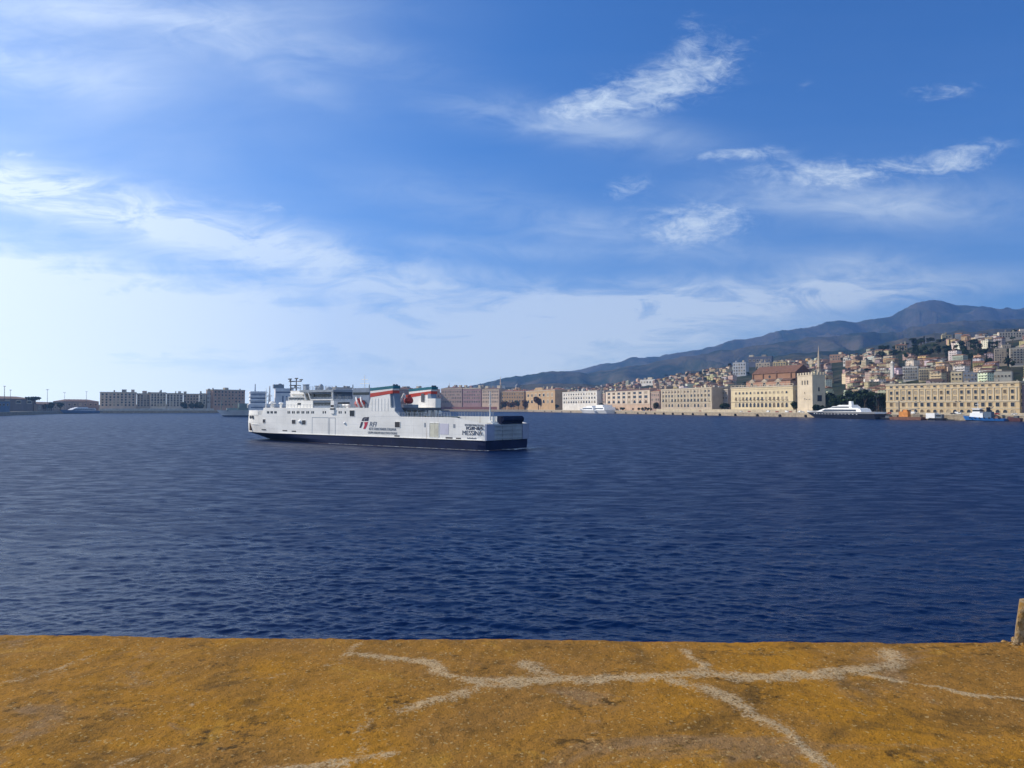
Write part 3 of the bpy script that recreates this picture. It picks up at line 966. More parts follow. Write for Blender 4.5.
    for x, yt, l_ in ((308, 383.5, 2), (326, 385, 1), (300, 386, -1)):
        t = ft(x, l_); b = MB(); b.cyl((t, l_, fz(x, 391, l_)), (t, l_, fz(x, yt, l_)), .09, .04, 5); b.build('aerial', M_grey, T)
    # forward deck gear
    b = MB(); l_ = 4.0
    b.cyl((ft(266, l_), l_, zf), (ft(266, l_), l_, fz(266, 388, l_)), .16, .08, 6)
    b.build('foremast', M_white, T)
    for x, w in ((272.5, 1.3), (281, .8)):
        b = MB(); t = ft(x, 5); b.cyl((t, 5, zf), (t, 5, zf + 1.3), w * .5, w * .5, 10); b.dome((t, 5, zf + 1.3), w, w * .8, 10, 4); b.build('vent_cowl', M_white, T)
    # bow shield windows and anchor streak
    for y, x0, x1 in ((418.0, 249.9, 252.0), (418.3, 252.4, 254.3)):
        xm = (x0 + x1) / 2
        t = 111.8 if xm < 252 else 108.6
        zc = 9.3
        b = MB(); yy = hb(t, 10)
        dt = .9
        y0_, y1_ = hb(t - dt, 10), hb(t + dt, 10)
        b.add([(t - dt, y0_ - .05, 7.5), (t + dt, y1_ - .05, 7.5), (t + dt, y1_ - .05, 8.5), (t - dt, y0_ - .05, 8.5), (t - dt, y0_ + .10, 7.5), (t + dt, y1_ + .10, 7.5), (t + dt, y1_ + .10, 8.5), (t - dt, y0_ + .10, 8.5)],
              [(3, 2, 1, 0), (4, 5, 6, 7), (0, 1, 5, 4), (2, 3, 7, 6), (1, 2, 6, 5), (3, 0, 4, 7)])
        b.build('bow_window', M_dark, T)
    b = MB(); t = 112.8
    b.box(t - .35, t + .35, hb(t, 5) - .3, hb(t, 5) + .25, 3.2, 5.8); b.build('anchor', mat('rust', (.11, .06, .035), .8, .4, 2), T)

    # --- stern
    b = MB()
    b.box(-.55, .02, 5.9, HB - .02, 2.7, 7.0); b.build('stern_pillar', mat('stern_shade_blue', (.26, .30, .42), .5, .15, .3), T)  # blue-grey shade of the stern put into the pillars' colour
    b = MB(); b.box(-.55, .02, -HB + .02, -6.2, 2.7, 7.0); b.build('stern_pillar', mat('stern_shade_blue'), T)
    b = MB(); b.box(-.22, .01, -6.2, 5.9, 2.7, 6.9)
    for z in (3.1, 4.2, 5.3, 6.4): b.box(-.42, -.22, -6.1, 5.8, z, z + .28)
    for y in (-2.2, 1.9): b.box(-.36, -.22, y, y + .3, 2.75, 6.85)
    b.build('stern_door', M_grey, T)
    b = MB(); b.box(-.5, 3.2, -6.1, 3.0, 6.95, 9.05); b.cyl((-.4, -6.0, 8.2), (-.4, 2.9, 8.2), .8, .8, 10)
    b.build('ramp_gantry', M_navy, T)
    b = MB()
    for y in (5.3, 4.4, 3.6):
        b.box(.4, .9, y, y + .3, 5.4, 9.0); b.cyl((1.4, y, 7.2), (1.4, y + .5, 7.2), .8, .8, 10)
    b.box(.3, 2.2, 3.2, 5.8, 6.9, 7.3)
    b.build('winch', M_white, T)
    b = MB(); b.cyl((1.8, 5.0, 5.4), (1.8, 5.0, 15.6), .24, .12, 8); b.box(1.5, 2.1, 4.5, 5.5, 12.0, 12.15); b.box(1.7, 1.9, 4.2, 5.8, 14.2, 14.3)
    b.build('stern_mast', M_white, T)

    # --- markings on the near side
    rot = (R(90), 0, R(180)); yp = HB + .045
    def at(x, y): return (ft(x), yp, fz(x, y))
    def width(x0, x1): return ft(x0) - ft(x1)
    text('lettering', 'RFI', 2.0, T, at(372.8, 424.4), M_ink_grey, width(369.4, 376.8), .25, .02, rot)
    text('lettering', 'RETE FERROVIARIA ITALIANA', 1.15, T, at(382.5, 429.2), M_ink_grey, width(369.3, 396.5), 0, 0, rot)
    text('lettering', 'GRUPPO FERROVIE DELLO STATO ITALIANE', .95, T, at(382.5, 433.0), M_ink_grey, width(368, 397), 0, 0, rot)
    text('ship_name', 'IGINIA', 1.15, T, at(474.6, 428.4), M_ink, width(466, 483.2), 0, .03, rot)
    text('home_port', 'MESSINA', 1.75, T, at(472.2, 433.2), M_ink, width(462.2, 482), 0, .0, rot)
    text('lettering', 'RETE FERROVIARIA ITALIANA', .72, T, at(474.2, 425.2), M_ink_grey, width(464.5, 483.4), 0, .015, rot)
    b = MB()
    n_ = 10; up = [fz(470, 437.3 if k % 3 == 0 else 437.8) for k in range(n_ + 1)]
    v = []
    for k in range(n_ + 1):
        t = ft(467.2 + k * .9)
        for yv in (HB - .01, HB + .045): v += [(t, yv, fz(470, 438.8)), (t, yv, up[k])]
    fc = []
    for k in range(n_):
        a = 4 * k; fc += [(a + 2, a + 3, a + 7, a + 6), (a, a + 4, a + 5, a + 1), (a + 1, a + 5, a + 7, a + 3), (a, a + 2, a + 6, a + 4)]
    fc += [(0, 1, 3, 2), (4 * n_, 4 * n_ + 2, 4 * n_ + 3, 4 * n_ + 1)]
    b.add(v, fc); b.build('lettering', M_ink_grey, T)
    # railway emblem: navy cap, navy and red slanting bars parted by white
    def emblem(name, px, m):
        p = [(ft(x), fz(x, y)) for x, y in px]
        MB().prism(p, HB - .02, HB + .05, 'y').build(name, m, T)
    emblem('emblem', [(361.8, 420.9), (362.6, 418.6), (364.0, 417.2), (369.2, 417.0), (368.4, 420.9)], M_ink)
    emblem('emblem', [(359.6, 428.0), (361.4, 421.8), (363.3, 422.0), (362.6, 424.6), (361.4, 427.6)], M_ink)
    emblem('emblem', [(363.4, 429.0), (364.8, 424.8), (364.4, 422.2), (368.2, 421.8), (367.2, 425.4), (365.6, 428.8)], mat('emblem_red', (.50, .03, .07), .5, .1))
    emblem('emblem_stripe', [(363.9, 420.6), (364.3, 418.6), (366.6, 418.2), (366.4, 419.0), (365.2, 419.3), (364.9, 420.6)], mat('buoy_white'))
    return T


ferry = build_ferry()

# churned water along the ferry's side
M_foam = mat('foam', (.52, .58, .62), .8, .6, .9)


def build_foam():
    b = MB(); r_ = random.Random(4)
    base = FS0 + FN * HB
    def W(t, y): p = base + FU * t - FN * y; return (p.x, p.y)
    t = -1.0
    while t < 100:
        n = r_.uniform(.5, 2.2); w = r_.uniform(.02, .13) * (1 if 5 < t < 55 else .5)
        y = hb(max(t, 0), 0) + .03; y2 = hb(max(t + n, 0), 0) + .03
        p0, p1, p2, p3, p4 = W(t, y), W(t + n, y2), W(t + n * .8, y2 + w), W(t + n * .45, y + w * r_.uniform(.3, 1.5)), W(t + .15 * n, y + w * .6)
        z = .10
        b.add([(p0[0], p0[1], z + .05), (p1[0], p1[1], z + .05), (p2[0], p2[1], z), (p3[0], p3[1], z), (p4[0], p4[1], z)], [(0, 1, 2, 3, 4)])
        t += n * r_.choice([.9, 1.0, 1.3, 2.2])
    for k in range(70):
        y = r_.uniform(-HB - .6, 2); t = -abs(r_.gauss(.4, 1.3)) - .3
        p = W(t, y); s = r_.uniform(.2, .6); z = r_.uniform(.08, .2)
        b.add([(p[0] - s, p[1] - s, z), (p[0] + s, p[1] - s * .7, z), (p[0] + s * .8, p[1] + s, z + .06), (p[0] - s, p[1] + s * .6, z + .03)], [(0, 1, 2, 3)])
    tag(b.build('foam', M_foam), kind='stuff')


build_foam()
# ------------------------------------------------------------------ waterfront buildings
M_pane = mat('window_pane', (.03, .035, .045), .25, .4, .5, spec=.5)
M_shut = mat('window_shutter', (.12, .085, .05), .7, .3, 1.0)
M_tile = mat('roof_tile', (.25, .105, .06), .9, .35, .4)
M_tile_dk = mat('roof_tile_dark', (.15, .085, .06), .9, .35, .3)
M_flat = mat('roof_flat', (.30, .27, .23), .9, .3, .2)
M_blind = mat('window_blind', (.34, .28, .20), .7, .25, 1.0)
M_trim = mat('stone_trim', (.56, .48, .35), .85, .15, .5)


def plaster(name, col, vary=.16, streak=.35):
    return mat(name, col, .88, vary, .09, streak=streak, spec=.15)


def win_mesh(w, h, kind, mtrim, mpane):
    """one window: surround, sill and dark pane; origin at the centre, facade faces -y"""
    b = MB(); t = max(.12, w * .10)
    if kind == 'arch':
        n = 8; z0 = -h / 2; r = w / 2; zc = h / 2 - r
        arc = [(r * math.cos(a), zc + r * math.sin(a)) for a in np.linspace(0, math.pi, n + 1)]
        pane = [(-r, z0), (r, z0)] + arc
        b.prism(pane, -.05, .02, 'y', 1)
        R2 = r + t
        arc2 = [(R2 * math.cos(a), zc + R2 * math.sin(a)) for a in np.linspace(0, math.pi, n + 1)]
        for i in range(n):
            b.prism([arc[i], arc2[i], arc2[i + 1], arc[i + 1]], -.28, .02, 'y', 0)
        b.box(-R2, -r, -.28, .02, z0, zc); b.box(r, R2, -.28, .02, z0, zc)
    else:
        b.box(-w / 2, w / 2, -.05, .02, -h / 2, h / 2, 1)
        b.box(-w / 2 - t, -w / 2, -.25, .02, -h / 2 - t, h / 2 + t); b.box(w / 2, w / 2 + t, -.25, .02, -h / 2 - t, h / 2 + t)
        b.box(-w / 2, w / 2, -.32, .02, h / 2, h / 2 + t * 1.3); b.box(-w / 2, w / 2, -.35, .02, -h / 2 - t * 1.2, -h / 2)
        if kind == 'balcony':
            b.box(-w / 2 - .5, w / 2 + .5, -1.2, -.36, -h / 2 - .3, -h / 2 - .05)
            b.box(-w / 2 - .5, w / 2 + .5, -1.2, -1.12, -h / 2 - .04, -h / 2 + .9, 1)
    return b.mesh('window', [mtrim, mpane])


def frame_at(x0, x1, s0, s1=None):
    """facade line between pixel columns x0 and x1, s metres behind the quay: origin, angle, length, mean distance"""
    s1 = s0 if s1 is None else s1
    p0 = ray(x0, float(dq(x0)) + s0); p1 = ray(x1, float(dq(x1)) + s1)
    d = p1 - p0
    return p0, math.atan2(d.y, d.x), d.length, (p0.y + p1.y) / 2


def palazzo(name, label, cat, x0, x1, ytop, rows, cols, wall, s=26, s1=None, depth=24, roof='flat', trim=None, cornice=True, pil=0, base_z=None, group=None,
            bands=(), ybase=None, margin=.02, pane=None, side=0, over=.9, roof_m=None, skip=None):
    p0, ang, L, dm = frame_at(x0, x1, s, s1)
    bz = QZ if base_z is None else base_z
    Z = lambda y: zpx(y, dm) - bz
    h = Z(ytop)
    trim = trim or M_trim; pane = pane or M_pane
    T = thing(name, label, cat, (p0.x, p0.y, bz), ang, group)
    wr = random.Random(label)
    MB().box(0, L, 0, depth, -6, h).build('wall', wall, T)
    if roof == 'flat':
        b = MB(); b.box(-.25, L + .25, -.25, depth + .25, h, h + .5); b.box(.5, L - .5, .5, depth - .5, h + .5, h + .62)
        b.build('roof', M_flat if roof_m is None else roof_m, T)
    elif roof == 'hip':
        rh = min(depth * .16, 4.0); e = over; k = depth * .45
        b = MB(); v = [(-e, -e, h), (L + e, -e, h), (L + e, depth + e, h), (-e, depth + e, h), (k, depth / 2, h + rh), (L - k, depth / 2, h + rh)]
        b.add(v, [(0, 1, 5, 4), (2, 3, 4, 5), (1, 2, 5), (3, 0, 4), (0, 3, 2, 1)])
        b.build('roof', roof_m or M_tile, T)
    if cat in ('palace', 'apartment block', 'church'):      # chimneys, stair heads and tanks on the roof
        for q in range(min(6 if cat == 'palace' else 3, max(2, int(L / 13)))):
            x_, y_ = wr.uniform(.06, .94) * L, wr.uniform(.2, .75) * depth; w_ = wr.choice([.6, .8, 1.6, 2.4]) * (dm / 900)
            b = MB(); b.box(x_ - w_, x_ + w_, y_ - w_ * .8, y_ + w_ * .8, h + (.45 if roof == 'flat' else 1.0), h + wr.uniform(1.6, 3.6) * (dm / 900) + (0 if roof == 'flat' else 2))
            b.build('chimney' if w_ < 1.2 else 'stair_head', wr.choice([wall, M_flat, M_trim]), T)
    if cornice:
        ch = max(.5, h * .035); b = MB()
        b.box(-.35, L + .35, -.7, -.003, h - ch - .02, h - .02); b.box(-.7, -.003, 0, depth, h - ch - .02, h - .02); b.box(L + .003, L + .7, 0, depth, h - ch - .02, h - .02)
        b.build('cornice', trim, T)
    for (yb, th, pr) in bands:
        b = MB(); z = Z(yb); b.box(-.1, L + .1, -pr, -.004, z - th / 2, z + th / 2)
        b.build('string_course', trim, T)
    cw = L * (1 - 2 * margin) / cols; c0 = L * margin
    mpx = dm / F
    for (y, hp, wf, kind) in rows:
        mes = [win_mesh(cw * wf, hp * mpx, kind, trim, q) for q in (pane, pane, pane, M_shut, M_blind)]
        for i in range(cols):
            if skip and skip(y, i): continue
            me = wr.choice(mes)
            link('window', me, T, (c0 + cw * (i + .5), 0, Z(y)))
        if side:
            n = max(1, int(depth / cw))
            for i in range(n):
                o = link('window', me, T, (L, depth * (i + .5) / n, Z(y))); o.rotation_euler = (0, 0, R(90))
    if pil:
        z0 = Z(pil[0]); z1 = Z(pil[1]); w = cw * pil[2] / 2
        pm = MB().box(-w, w, -.45, -.002, z0, z1).mesh('pilaster', trim)
        for i in range(cols + 1): link('pilaster', pm, T, (c0 + cw * i, 0, 0))
    return T, L, h, dm, Z, depth


W_cream = plaster('wall_cream', (.60, .455, .265)); W_ivory = plaster('wall_ivory', (.64, .53, .34)); W_pink = plaster('wall_pink', (.50, .36, .26))
W_greige = plaster('wall_greige', (.46, .38, .29)); W_white = plaster('wall_white', (.66, .62, .56)); W_ochre = plaster('wall_ochre', (.46, .31, .17))
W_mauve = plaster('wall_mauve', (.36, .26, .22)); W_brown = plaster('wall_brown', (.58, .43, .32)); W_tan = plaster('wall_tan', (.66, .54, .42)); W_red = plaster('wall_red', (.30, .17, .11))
W_mix = plaster('wall_sand', (.48, .40, .30)); W_tower = plaster('wall_tower', (.58, .49, .36))

GP = 'palaces along the waterfront'
# the long cream palace on the right
palazzo('palace', 'long cream stone palace with four rows of windows behind the blue tugboat', 'palace', 886, 1019.5, 383.2,
        [(386.0, 1.7, .42, 'rect'), (392.3, 3.4, .40, 'rect'), (397.9, 3.2, .38, 'rect'), (404.6, 3.9, .50, 'rect'), (411.2, 3.4, .56, 'arch')], 19, W_cream, s=38, depth=30,
        pil=(400.4, 388.3, .16), bands=((388.2, .7, .5), (401.2, 1.1, .55), (408.2, .8, .4)), group=GP, side=1)
palazzo('palace', 'mauve grey palace cut off by the right picture edge beside the long cream palace', 'palace', 1021.5, 1075, 383.4,
        [(388, 3, .4, 'rect'), (394, 3, .4, 'rect'), (400, 3, .4, 'rect'), (407, 3.4, .45, 'rect')], 8, plaster('wall_lilac', (.30, .24, .25)), s=42, depth=26, group=GP)
# the cream town house left of the tower
palazzo('palace', 'cream palace with a roof balustrade and a dark arcade just left of the square tower', 'palace', 731, 793, 386.6,
        [(392.8, 2.4, .42, 'arch'), (398.6, 3.0, .42, 'balcony'), (405.0, 4.4, .55, 'arch')], 14, W_ivory, s=30, depth=26, margin=.06, group=GP,
        bands=((401.6, .8, .9), (389.2, .5, .4)))


def balustrade(x0, x1, s, y0, y1, n, label):
    p0, ang, L, dm = frame_at(x0, x1, s)
    zb, zt = zpx(y0, dm), zpx(y1, dm)
    T = [o for o in bpy.data.objects if o.get('label') == label][0]
    b = MB(); z0 = zb - QZ; z1 = zt - QZ
    b.box(0, L, .1, .6, z1 - .35, z1)
    for i in range(n + 1): b.box(L * i / n - .45, L * i / n + .45, .05, .65, z0, z1 - .36)
    b.build('balustrade', M_trim, T)


balustrade(731, 793, 30, 386.1, 384.6, 14, 'cream palace with a roof balustrade and a dark arcade just left of the square tower')
palazzo('palace', 'greyish beige palace with closely set windows right of the pink palace', 'palace', 661, 712, 388.6,
        [(391.6, 2.1, .46, 'arch'), (395.8, 2.6, .46, 'rect'), (400.2, 2.6, .46, 'balcony'), (405.4, 3.3, .52, 'arch')], 15, W_greige, s=30, depth=28, pil=(402.4, 389.6, .22), bands=((402.9, .8, .5), (398, .5, .35)), group=GP)
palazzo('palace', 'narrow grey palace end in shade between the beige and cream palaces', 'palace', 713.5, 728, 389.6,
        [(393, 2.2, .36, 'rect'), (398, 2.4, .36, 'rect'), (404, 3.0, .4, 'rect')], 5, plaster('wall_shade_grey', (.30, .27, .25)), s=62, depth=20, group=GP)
palazzo('palace', 'pink and white palace with dark paired windows behind the quay parking', 'palace', 606, 650, 391.0,
        [(393.4, 2.2, .5, 'rect'), (397.2, 2.6, .55, 'rect'), (401.4, 2.4, .5, 'arch')], 8, W_pink, s=34, depth=30, pil=(403.6, 391.8, .34), trim=mat('trim_rose', (.60, .50, .39), .85, .1, .5), bands=((404, .9, .5),), group=GP, roof='hip', roof_m=M_tile_dk)
palazzo('palace', 'dull rose house joined to the right end of the pink palace', 'palace', 651, 659.5, 391.6,
        [(395, 2.2, .4, 'rect'), (399.6, 2.4, .4, 'rect'), (404, 2.4, .4, 'rect')], 4, W_mauve, s=36, depth=24, roof='hip', group=GP)
palazzo('palace', 'white arcaded palace with three rows of round arches behind the moored yachts', 'palace', 562.5, 597, 391.6,
        [(394.2, 2.0, .5, 'arch'), (398.0, 2.2, .55, 'arch'), (402.0, 2.4, .55, 'arch')], 13, W_white, s=36, depth=28, bands=((396, .7, .6), (400, .7, .6)), trim=mat('trim_white', (.66, .63, .56), .8, .1, .5), group=GP)
palazzo('palace', 'dark rose palace between the white arcade and the pink palace', 'palace', 598, 605, 393.4,
        [(397, 2.0, .4, 'rect'), (402, 2.0, .4, 'rect')], 3, W_mauve, s=60, depth=20, group=GP)
palazzo('palace', 'ochre palace with a low gable behind a great round tree', 'palace', 526, 555, 390.4,
        [(395.2, 2.6, .42, 'rect'), (401.4, 3.4, .46, 'arch')], 7, W_ochre, s=36, depth=30, roof='hip', group=GP)


def front_gable():
    lab = 'ochre palace with a low gable behind a great round tree'
    T = [o for o in bpy.data.objects if o.get('label') == lab][0]
    p0, ang, L, dm = frame_at(526, 555, 36)
    MB().prism([(L * .30, zpx(390.2, dm) - QZ), (L * .62, zpx(390.2, dm) - QZ), (L * .56, zpx(387.6, dm) - QZ), (L * .36, zpx(387.6, dm) - QZ)], -.6, 4, 'y').build('gable', W_ochre, T)


front_gable()
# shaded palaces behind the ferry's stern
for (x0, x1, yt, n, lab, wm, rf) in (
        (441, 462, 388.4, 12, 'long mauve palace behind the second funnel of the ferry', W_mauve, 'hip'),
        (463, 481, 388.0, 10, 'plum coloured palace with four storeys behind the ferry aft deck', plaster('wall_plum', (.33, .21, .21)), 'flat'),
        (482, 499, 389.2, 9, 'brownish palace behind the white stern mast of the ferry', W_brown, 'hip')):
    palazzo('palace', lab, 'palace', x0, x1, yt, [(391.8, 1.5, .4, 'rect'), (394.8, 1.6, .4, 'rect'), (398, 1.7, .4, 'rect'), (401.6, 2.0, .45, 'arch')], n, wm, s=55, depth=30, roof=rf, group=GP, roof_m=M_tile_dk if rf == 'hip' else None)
palazzo('palace', 'tawny palace right of the white stern mast, partly behind brown trees', 'palace', 501, 524, 391.4,
        [(394, 1.6, .4, 'rect'), (397.4, 1.7, .4, 'rect'), (401, 2.0, .45, 'rect')], 9, plaster('wall_tawny', (.40, .25, .13)), s=60, depth=30, roof='hip', group=GP)

# left shore: apartment houses seen against the light
GL = 'apartment houses along the left quay'
for (x0, x1, yt, cols, rows, wm, lab, s_) in (
        (100, 136, 392.3, 9, 5, W_brown, 'brown apartment block with pale window grid, leftmost of the left shore blocks', 40),
        (137, 150, 393.6, 4, 5, plaster('wall_dusk', (.48, .37, .29)), 'dark taupe apartment block beside the leftmost brown block', 52),
        (150.5, 166, 392.6, 5, 5, W_tan, 'tan apartment block with white balcony bands on the left shore', 44),
        (166.5, 183, 393.4, 5, 5, plaster('wall_stone', (.60, .50, .41)), 'stone grey apartment block between two tan ones on the left shore', 48),
        (183.5, 199, 394.0, 5, 4, plaster('wall_clay', (.50, .35, .25)), 'clay coloured low apartment block with trees along its foot', 56),
        (199.5, 206, 393.6, 2, 5, W_mix, 'slim sand coloured house left of the small pale tower', 60),
        (213, 245, 389.9, 9, 5, plaster('wall_umber', (.48, .29, .20)), 'large reddish brown building behind the bow of the moored ferry', 60)):
    rr = [(yt + 2.2 + (408.5 - yt - 3) * k / rows, 1.7, .48, 'balcony' if 'balcony' in lab else 'rect') for k in range(rows)]
    palazzo('apartment_block', lab, 'apartment block', x0, x1, yt, rr, cols, wm, s=s_, depth=22, group=GL, roof='flat', roof_m=M_flat)
T, L, h, dm, Z, dp = palazzo('tower_house', 'slim pale tower standing among the left shore blocks', 'tower', 207, 211.5, 390.6, [(394, 1.4, .5, 'rect'), (398, 1.4, .5, 'rect'), (402, 1.4, .5, 'rect')], 2, plaster('wall_pale', (.50, .48, .45)), s=66, depth=9)
MB().box(1.5, 6, 2, 6, h + .6, h + 4).build('roof_room', W_mix, T)
b = MB(); T = [o for o in bpy.data.objects if o.get('label', '').startswith('brown apartment block with pale')][0]
p0, ang, L, dm = frame_at(100, 136, 40)
hz_ = zpx(392.3, dm) - QZ + .5
MB().box(L * .86, L * .95, 4, 12, hz_, hz_ + 5).build('roof_room', W_brown, T)

# far left: low sheds
for (x0, x1, yt, lab, wm, s_, dep, rf) in (
        (-14, 10, 401.5, 'bluish flat shed at the left picture edge on the quay', mat('shed_blue', (.13, .20, .30), .6, .2, .2), 12, 20, 'flat'),
        (-40, 36, 398.6, 'long brown warehouse behind the bluish shed', plaster('wall_umber2', (.24, .19, .17)), 70, 40, 'hip'),
        (37, 61, 404.2, 'low dull brown shed between the umbrella pine and the long blue boat', plaster('wall_shed', (.36, .27, .21)), 60, 24, 'hip'),
        (66, 99, 401.4, 'low grey brown warehouse behind the long moored blue boat', plaster('wall_dim', (.26, .22, .20)), 90, 30, 'hip')):
    palazzo('warehouse', lab, 'warehouse', x0, x1, yt, [(yt + 3.2, 2.0, .4, 'rect')], 6, wm, s=s_, depth=dep, roof=rf, roof_m=M_tile_dk if rf == 'hip' else None, cornice=False)

# the square tower with merlons
def build_tower():
    p0, ang, L, dm = frame_at(797.5, 812.5, 24)
    T = thing('crenellated_tower', 'square cream tower with a crenellated top and three arched windows', 'tower', (p0.x, p0.y, QZ), ang)
    Z = lambda y: zpx(y, dm) - QZ
    # depth so that the shaded side reaches column 825
    ux = Vector((math.cos(ang), math.sin(ang))); uy = Vector((-math.sin(ang), math.cos(ang)))
    q = p0 + ux * L; a = (825.3 - CX) / F
    D = (a * q.y - q.x) / (uy.x - a * uy.y)
    h = Z(375.2)
    MB().box(0, L, 0, D, -6, h).build('wall', W_tower, T)
    b = MB(); b.box(-.35, L + .35, -.35, -.004, h - 1.1, h - .4); b.box(L + .004, L + .35, -.35, D, h - 1.1, h - .4); b.build('cornice', M_trim, T)
    mh_ = Z(372.7)
    n = 6
    for i in range(n):
        w = L / (2 * n - 1)
        me = MB().box(0, w, -.2, .8, h, mh_).mesh('merlon', W_tower)
        link('merlon', me, T, (2 * i * w, 0, 0)); link('merlon', me, T, (2 * i * w, D - .6, 0))
    n = 5
    for i in range(1, n):
        w = D / (2 * n - 1)
        me = MB().box(L - .8, L + .2, 0, w, h, mh_).mesh('merlon', W_tower)
        link('merlon', me, T, (0, 2 * i * w - .4, 0))
    mpx = dm / F
    me = win_mesh(1.7 * mpx, 4.4 * mpx, 'arch', M_trim, M_dark)
    for k in (.34, .52, .70): link('window', me, T, (L * k, 0, Z(382.6)))
    me = win_mesh(.9 * mpx, 1.6 * mpx, 'rect', M_trim, M_dark)
    for y in (393, 399): link('window', me, T, (L * .5, 0, Z(y)))
    me = win_mesh(4.8 * mpx, 6.0 * mpx, 'rect', M_trim, M_dark)
    o = link('window', me, T, (L, D * .55, Z(398.4))); o.rotation_euler = (0, 0, R(90))
    me = win_mesh(1.6 * mpx, 4.0 * mpx, 'arch', M_trim, M_dark)
    o = link('window', me, T, (L, D * .5, Z(389.5))); o.rotation_euler = (0, 0, R(90))
    b = MB(); b.box(-.5, L + .5, -.5, -.004, -1, Z(408.6)); b.build('plinth', W_tower, T)


build_tower()
palazzo('annex', 'low plain annex filling the gap between cream palace and square tower', 'annex', 793.6, 797.4, 389.5, [(396, 2, .4, 'rect'), (403, 2.4, .4, 'rect')], 2, plaster('wall_annex', (.42, .34, .25)), s=36, depth=16)


def build_church():
    s_ = 95
    p0, ang, L, dm = frame_at(752.5, 795.5, s_)
    T = thing('church', 'big red brown church with a long tiled roof behind the cream palace', 'church', (p0.x, p0.y, QZ), ang)
    Z = lambda y: zpx(y, dm) - QZ
    w = 26
    MB().box(0, L, 0, w, -6, Z(373.2)).build('nave_wall', W_red, T)
    b = MB(); h0, h1 = Z(373.4), Z(365.6)
    b.prism([(-1, h0), (w / 2, h1), (w + 1, h0)], -.6, L + .6, 'x'); b.build('nave_roof', mat('church_tile', (.155, .078, .052), .9, .25, .3), T)
    b = MB(); b.box(-2, L + 1, -9, -.01, -6, Z(381.2)); b.build('aisle_wall', plaster('wall_aisle', (.38, .22, .15)), T)
    b = MB(); ha = Z(381.2); b.add([(-2.4, -9.6, ha), (L + 1.4, -9.6, ha), (L + 1.4, -.02, ha + 3.2), (-2.4, -.02, ha + 3.2)], [(0, 1, 2, 3)]); b.add([(-2.4, -9.6, ha - .3), (L + 1.4, -9.6, ha - .3), (L + 1.4, -.02, ha - .1), (-2.4, -.02, ha - .1)], [(0, 1, 2, 3)])
    b.build('aisle_roof', M_tile_dk, T)
    mpx = dm / F
    b = MB(); b.cyl((L * .42, -.15, Z(376.6)), (L * .42, .05, Z(376.6)), 1.5 * mpx, n=14); b.build('round_window', M_dark, T)
    for k in (.12, .42, .74):
        me = win_mesh(4.0 * mpx, 3.4 * mpx, 'arch', M_trim, M_dark); link('window', me, T, (L * k, -9, Z(384.2)))
        b = MB(); c = L * k; b.prism([(c - 7, Z(382.2)), (c, Z(378.8)), (c + 7, Z(382.2))], -9.4, -1, 'y'); b.build('gable', W_mix, T)
    for k in (0.02, .26, .58, .9):
        b = MB(); b.box(L * k, L * k + 1, -1.2, -.003, Z(381), Z(373.6)); b.build('buttress', W_red, T)


build_church()


def bell_tower(x, yb, yt, wpx, s_, label, wall, spire=.45):
    d = float(dq(x)) + s_; p = ray(x, d); zb = float(terr(x, s_)) - 3; zt = zpx(yt, d); w = wpx * d / F
    T = thing('bell_tower', label, 'bell tower', (p.x, p.y, zb), R(-55))
    h = zt - zb; hs = h * (1 - spire) if spire else h
    MB().box(-w / 2, w / 2, -w / 2, w / 2, 0, hs).build('shaft', wall, T)
    b = MB(); k = w * .42
    for sx in (-1, 1):
        for sy in (-1, 1): b.box(sx * k - .3, sx * k + .3, sy * k - .3, sy * k + .3, hs + .02, hs + w * .9)
    b.box(-w * .56, w * .56, -w * .56, w * .56, hs + w * .9, hs + w * 1.05); b.build('belfry', wall, T)
    b = MB(); z0 = hs + w * 1.05
    b.add([(-w * .46, -w * .46, z0), (w * .46, -w * .46, z0), (w * .46, w * .46, z0), (-w * .46, w * .46, z0), (0, 0, max(zt - zb, z0 + w))], [(0, 1, 4), (1, 2, 4), (2, 3, 4), (3, 0, 4), (3, 2, 1, 0)])
    b.build('spire', wall, T)


bell_tower(819, 368, 344.8, 2.6, 420, 'slender stone bell tower with a pointed spire above the square tower', W_mix, .5)
bell_tower(500.5, 392, 375.6, 1.1, 700, 'thin dark pointed tower on the skyline above the ferry stern mast', W_brown, .4)
bell_tower(449.4, 392, 382.4, .9, 600, 'needle thin spire on the skyline right of the second funnel', W_brown, .4)
bell_tower(892.5, 372, 361.5, 2.6, 380, 'small white bell tower in front of dark trees above the long cream palace', W_white, .15)


def dome_church(x, s_, yb, yt, wpx, label, wall):
    d = float(dq(x)) + s_; p = ray(x, d); zb = float(terr(x, s_)) - 4; mp = d / F; w = wpx * mp
    T = thing('domed_church', label, 'church', (p.x, p.y, zb), R(-40))
    zd = zpx((yb + yt) / 2, d) - zb
    MB().box(-w * .9, w * .9, -w * .6, w * .6, 0, zd - w * .25).build('wall', wall, T)
    b = MB(); b.cyl((0, 0, zd - w * .25), (0, 0, zd), w * .42, w * .42, 14); b.build('drum', wall, T)
    b = MB(); b.dome((0, 0, zd), w * .44, zpx(yt, d) - zb - zd, 14, 5); b.cyl((0, 0, zpx(yt, d) - zb - .3), (0, 0, zpx(yt, d) - zb + 2), w * .06, w * .04, 6); b.build('dome', mat('dome_lead', (.16, .18, .21), .6, .2, .3), T)


dome_church(517.5, 560, 391, 383.6, 5.5, 'grey domed church on the skyline behind the tawny palace', W_brown)


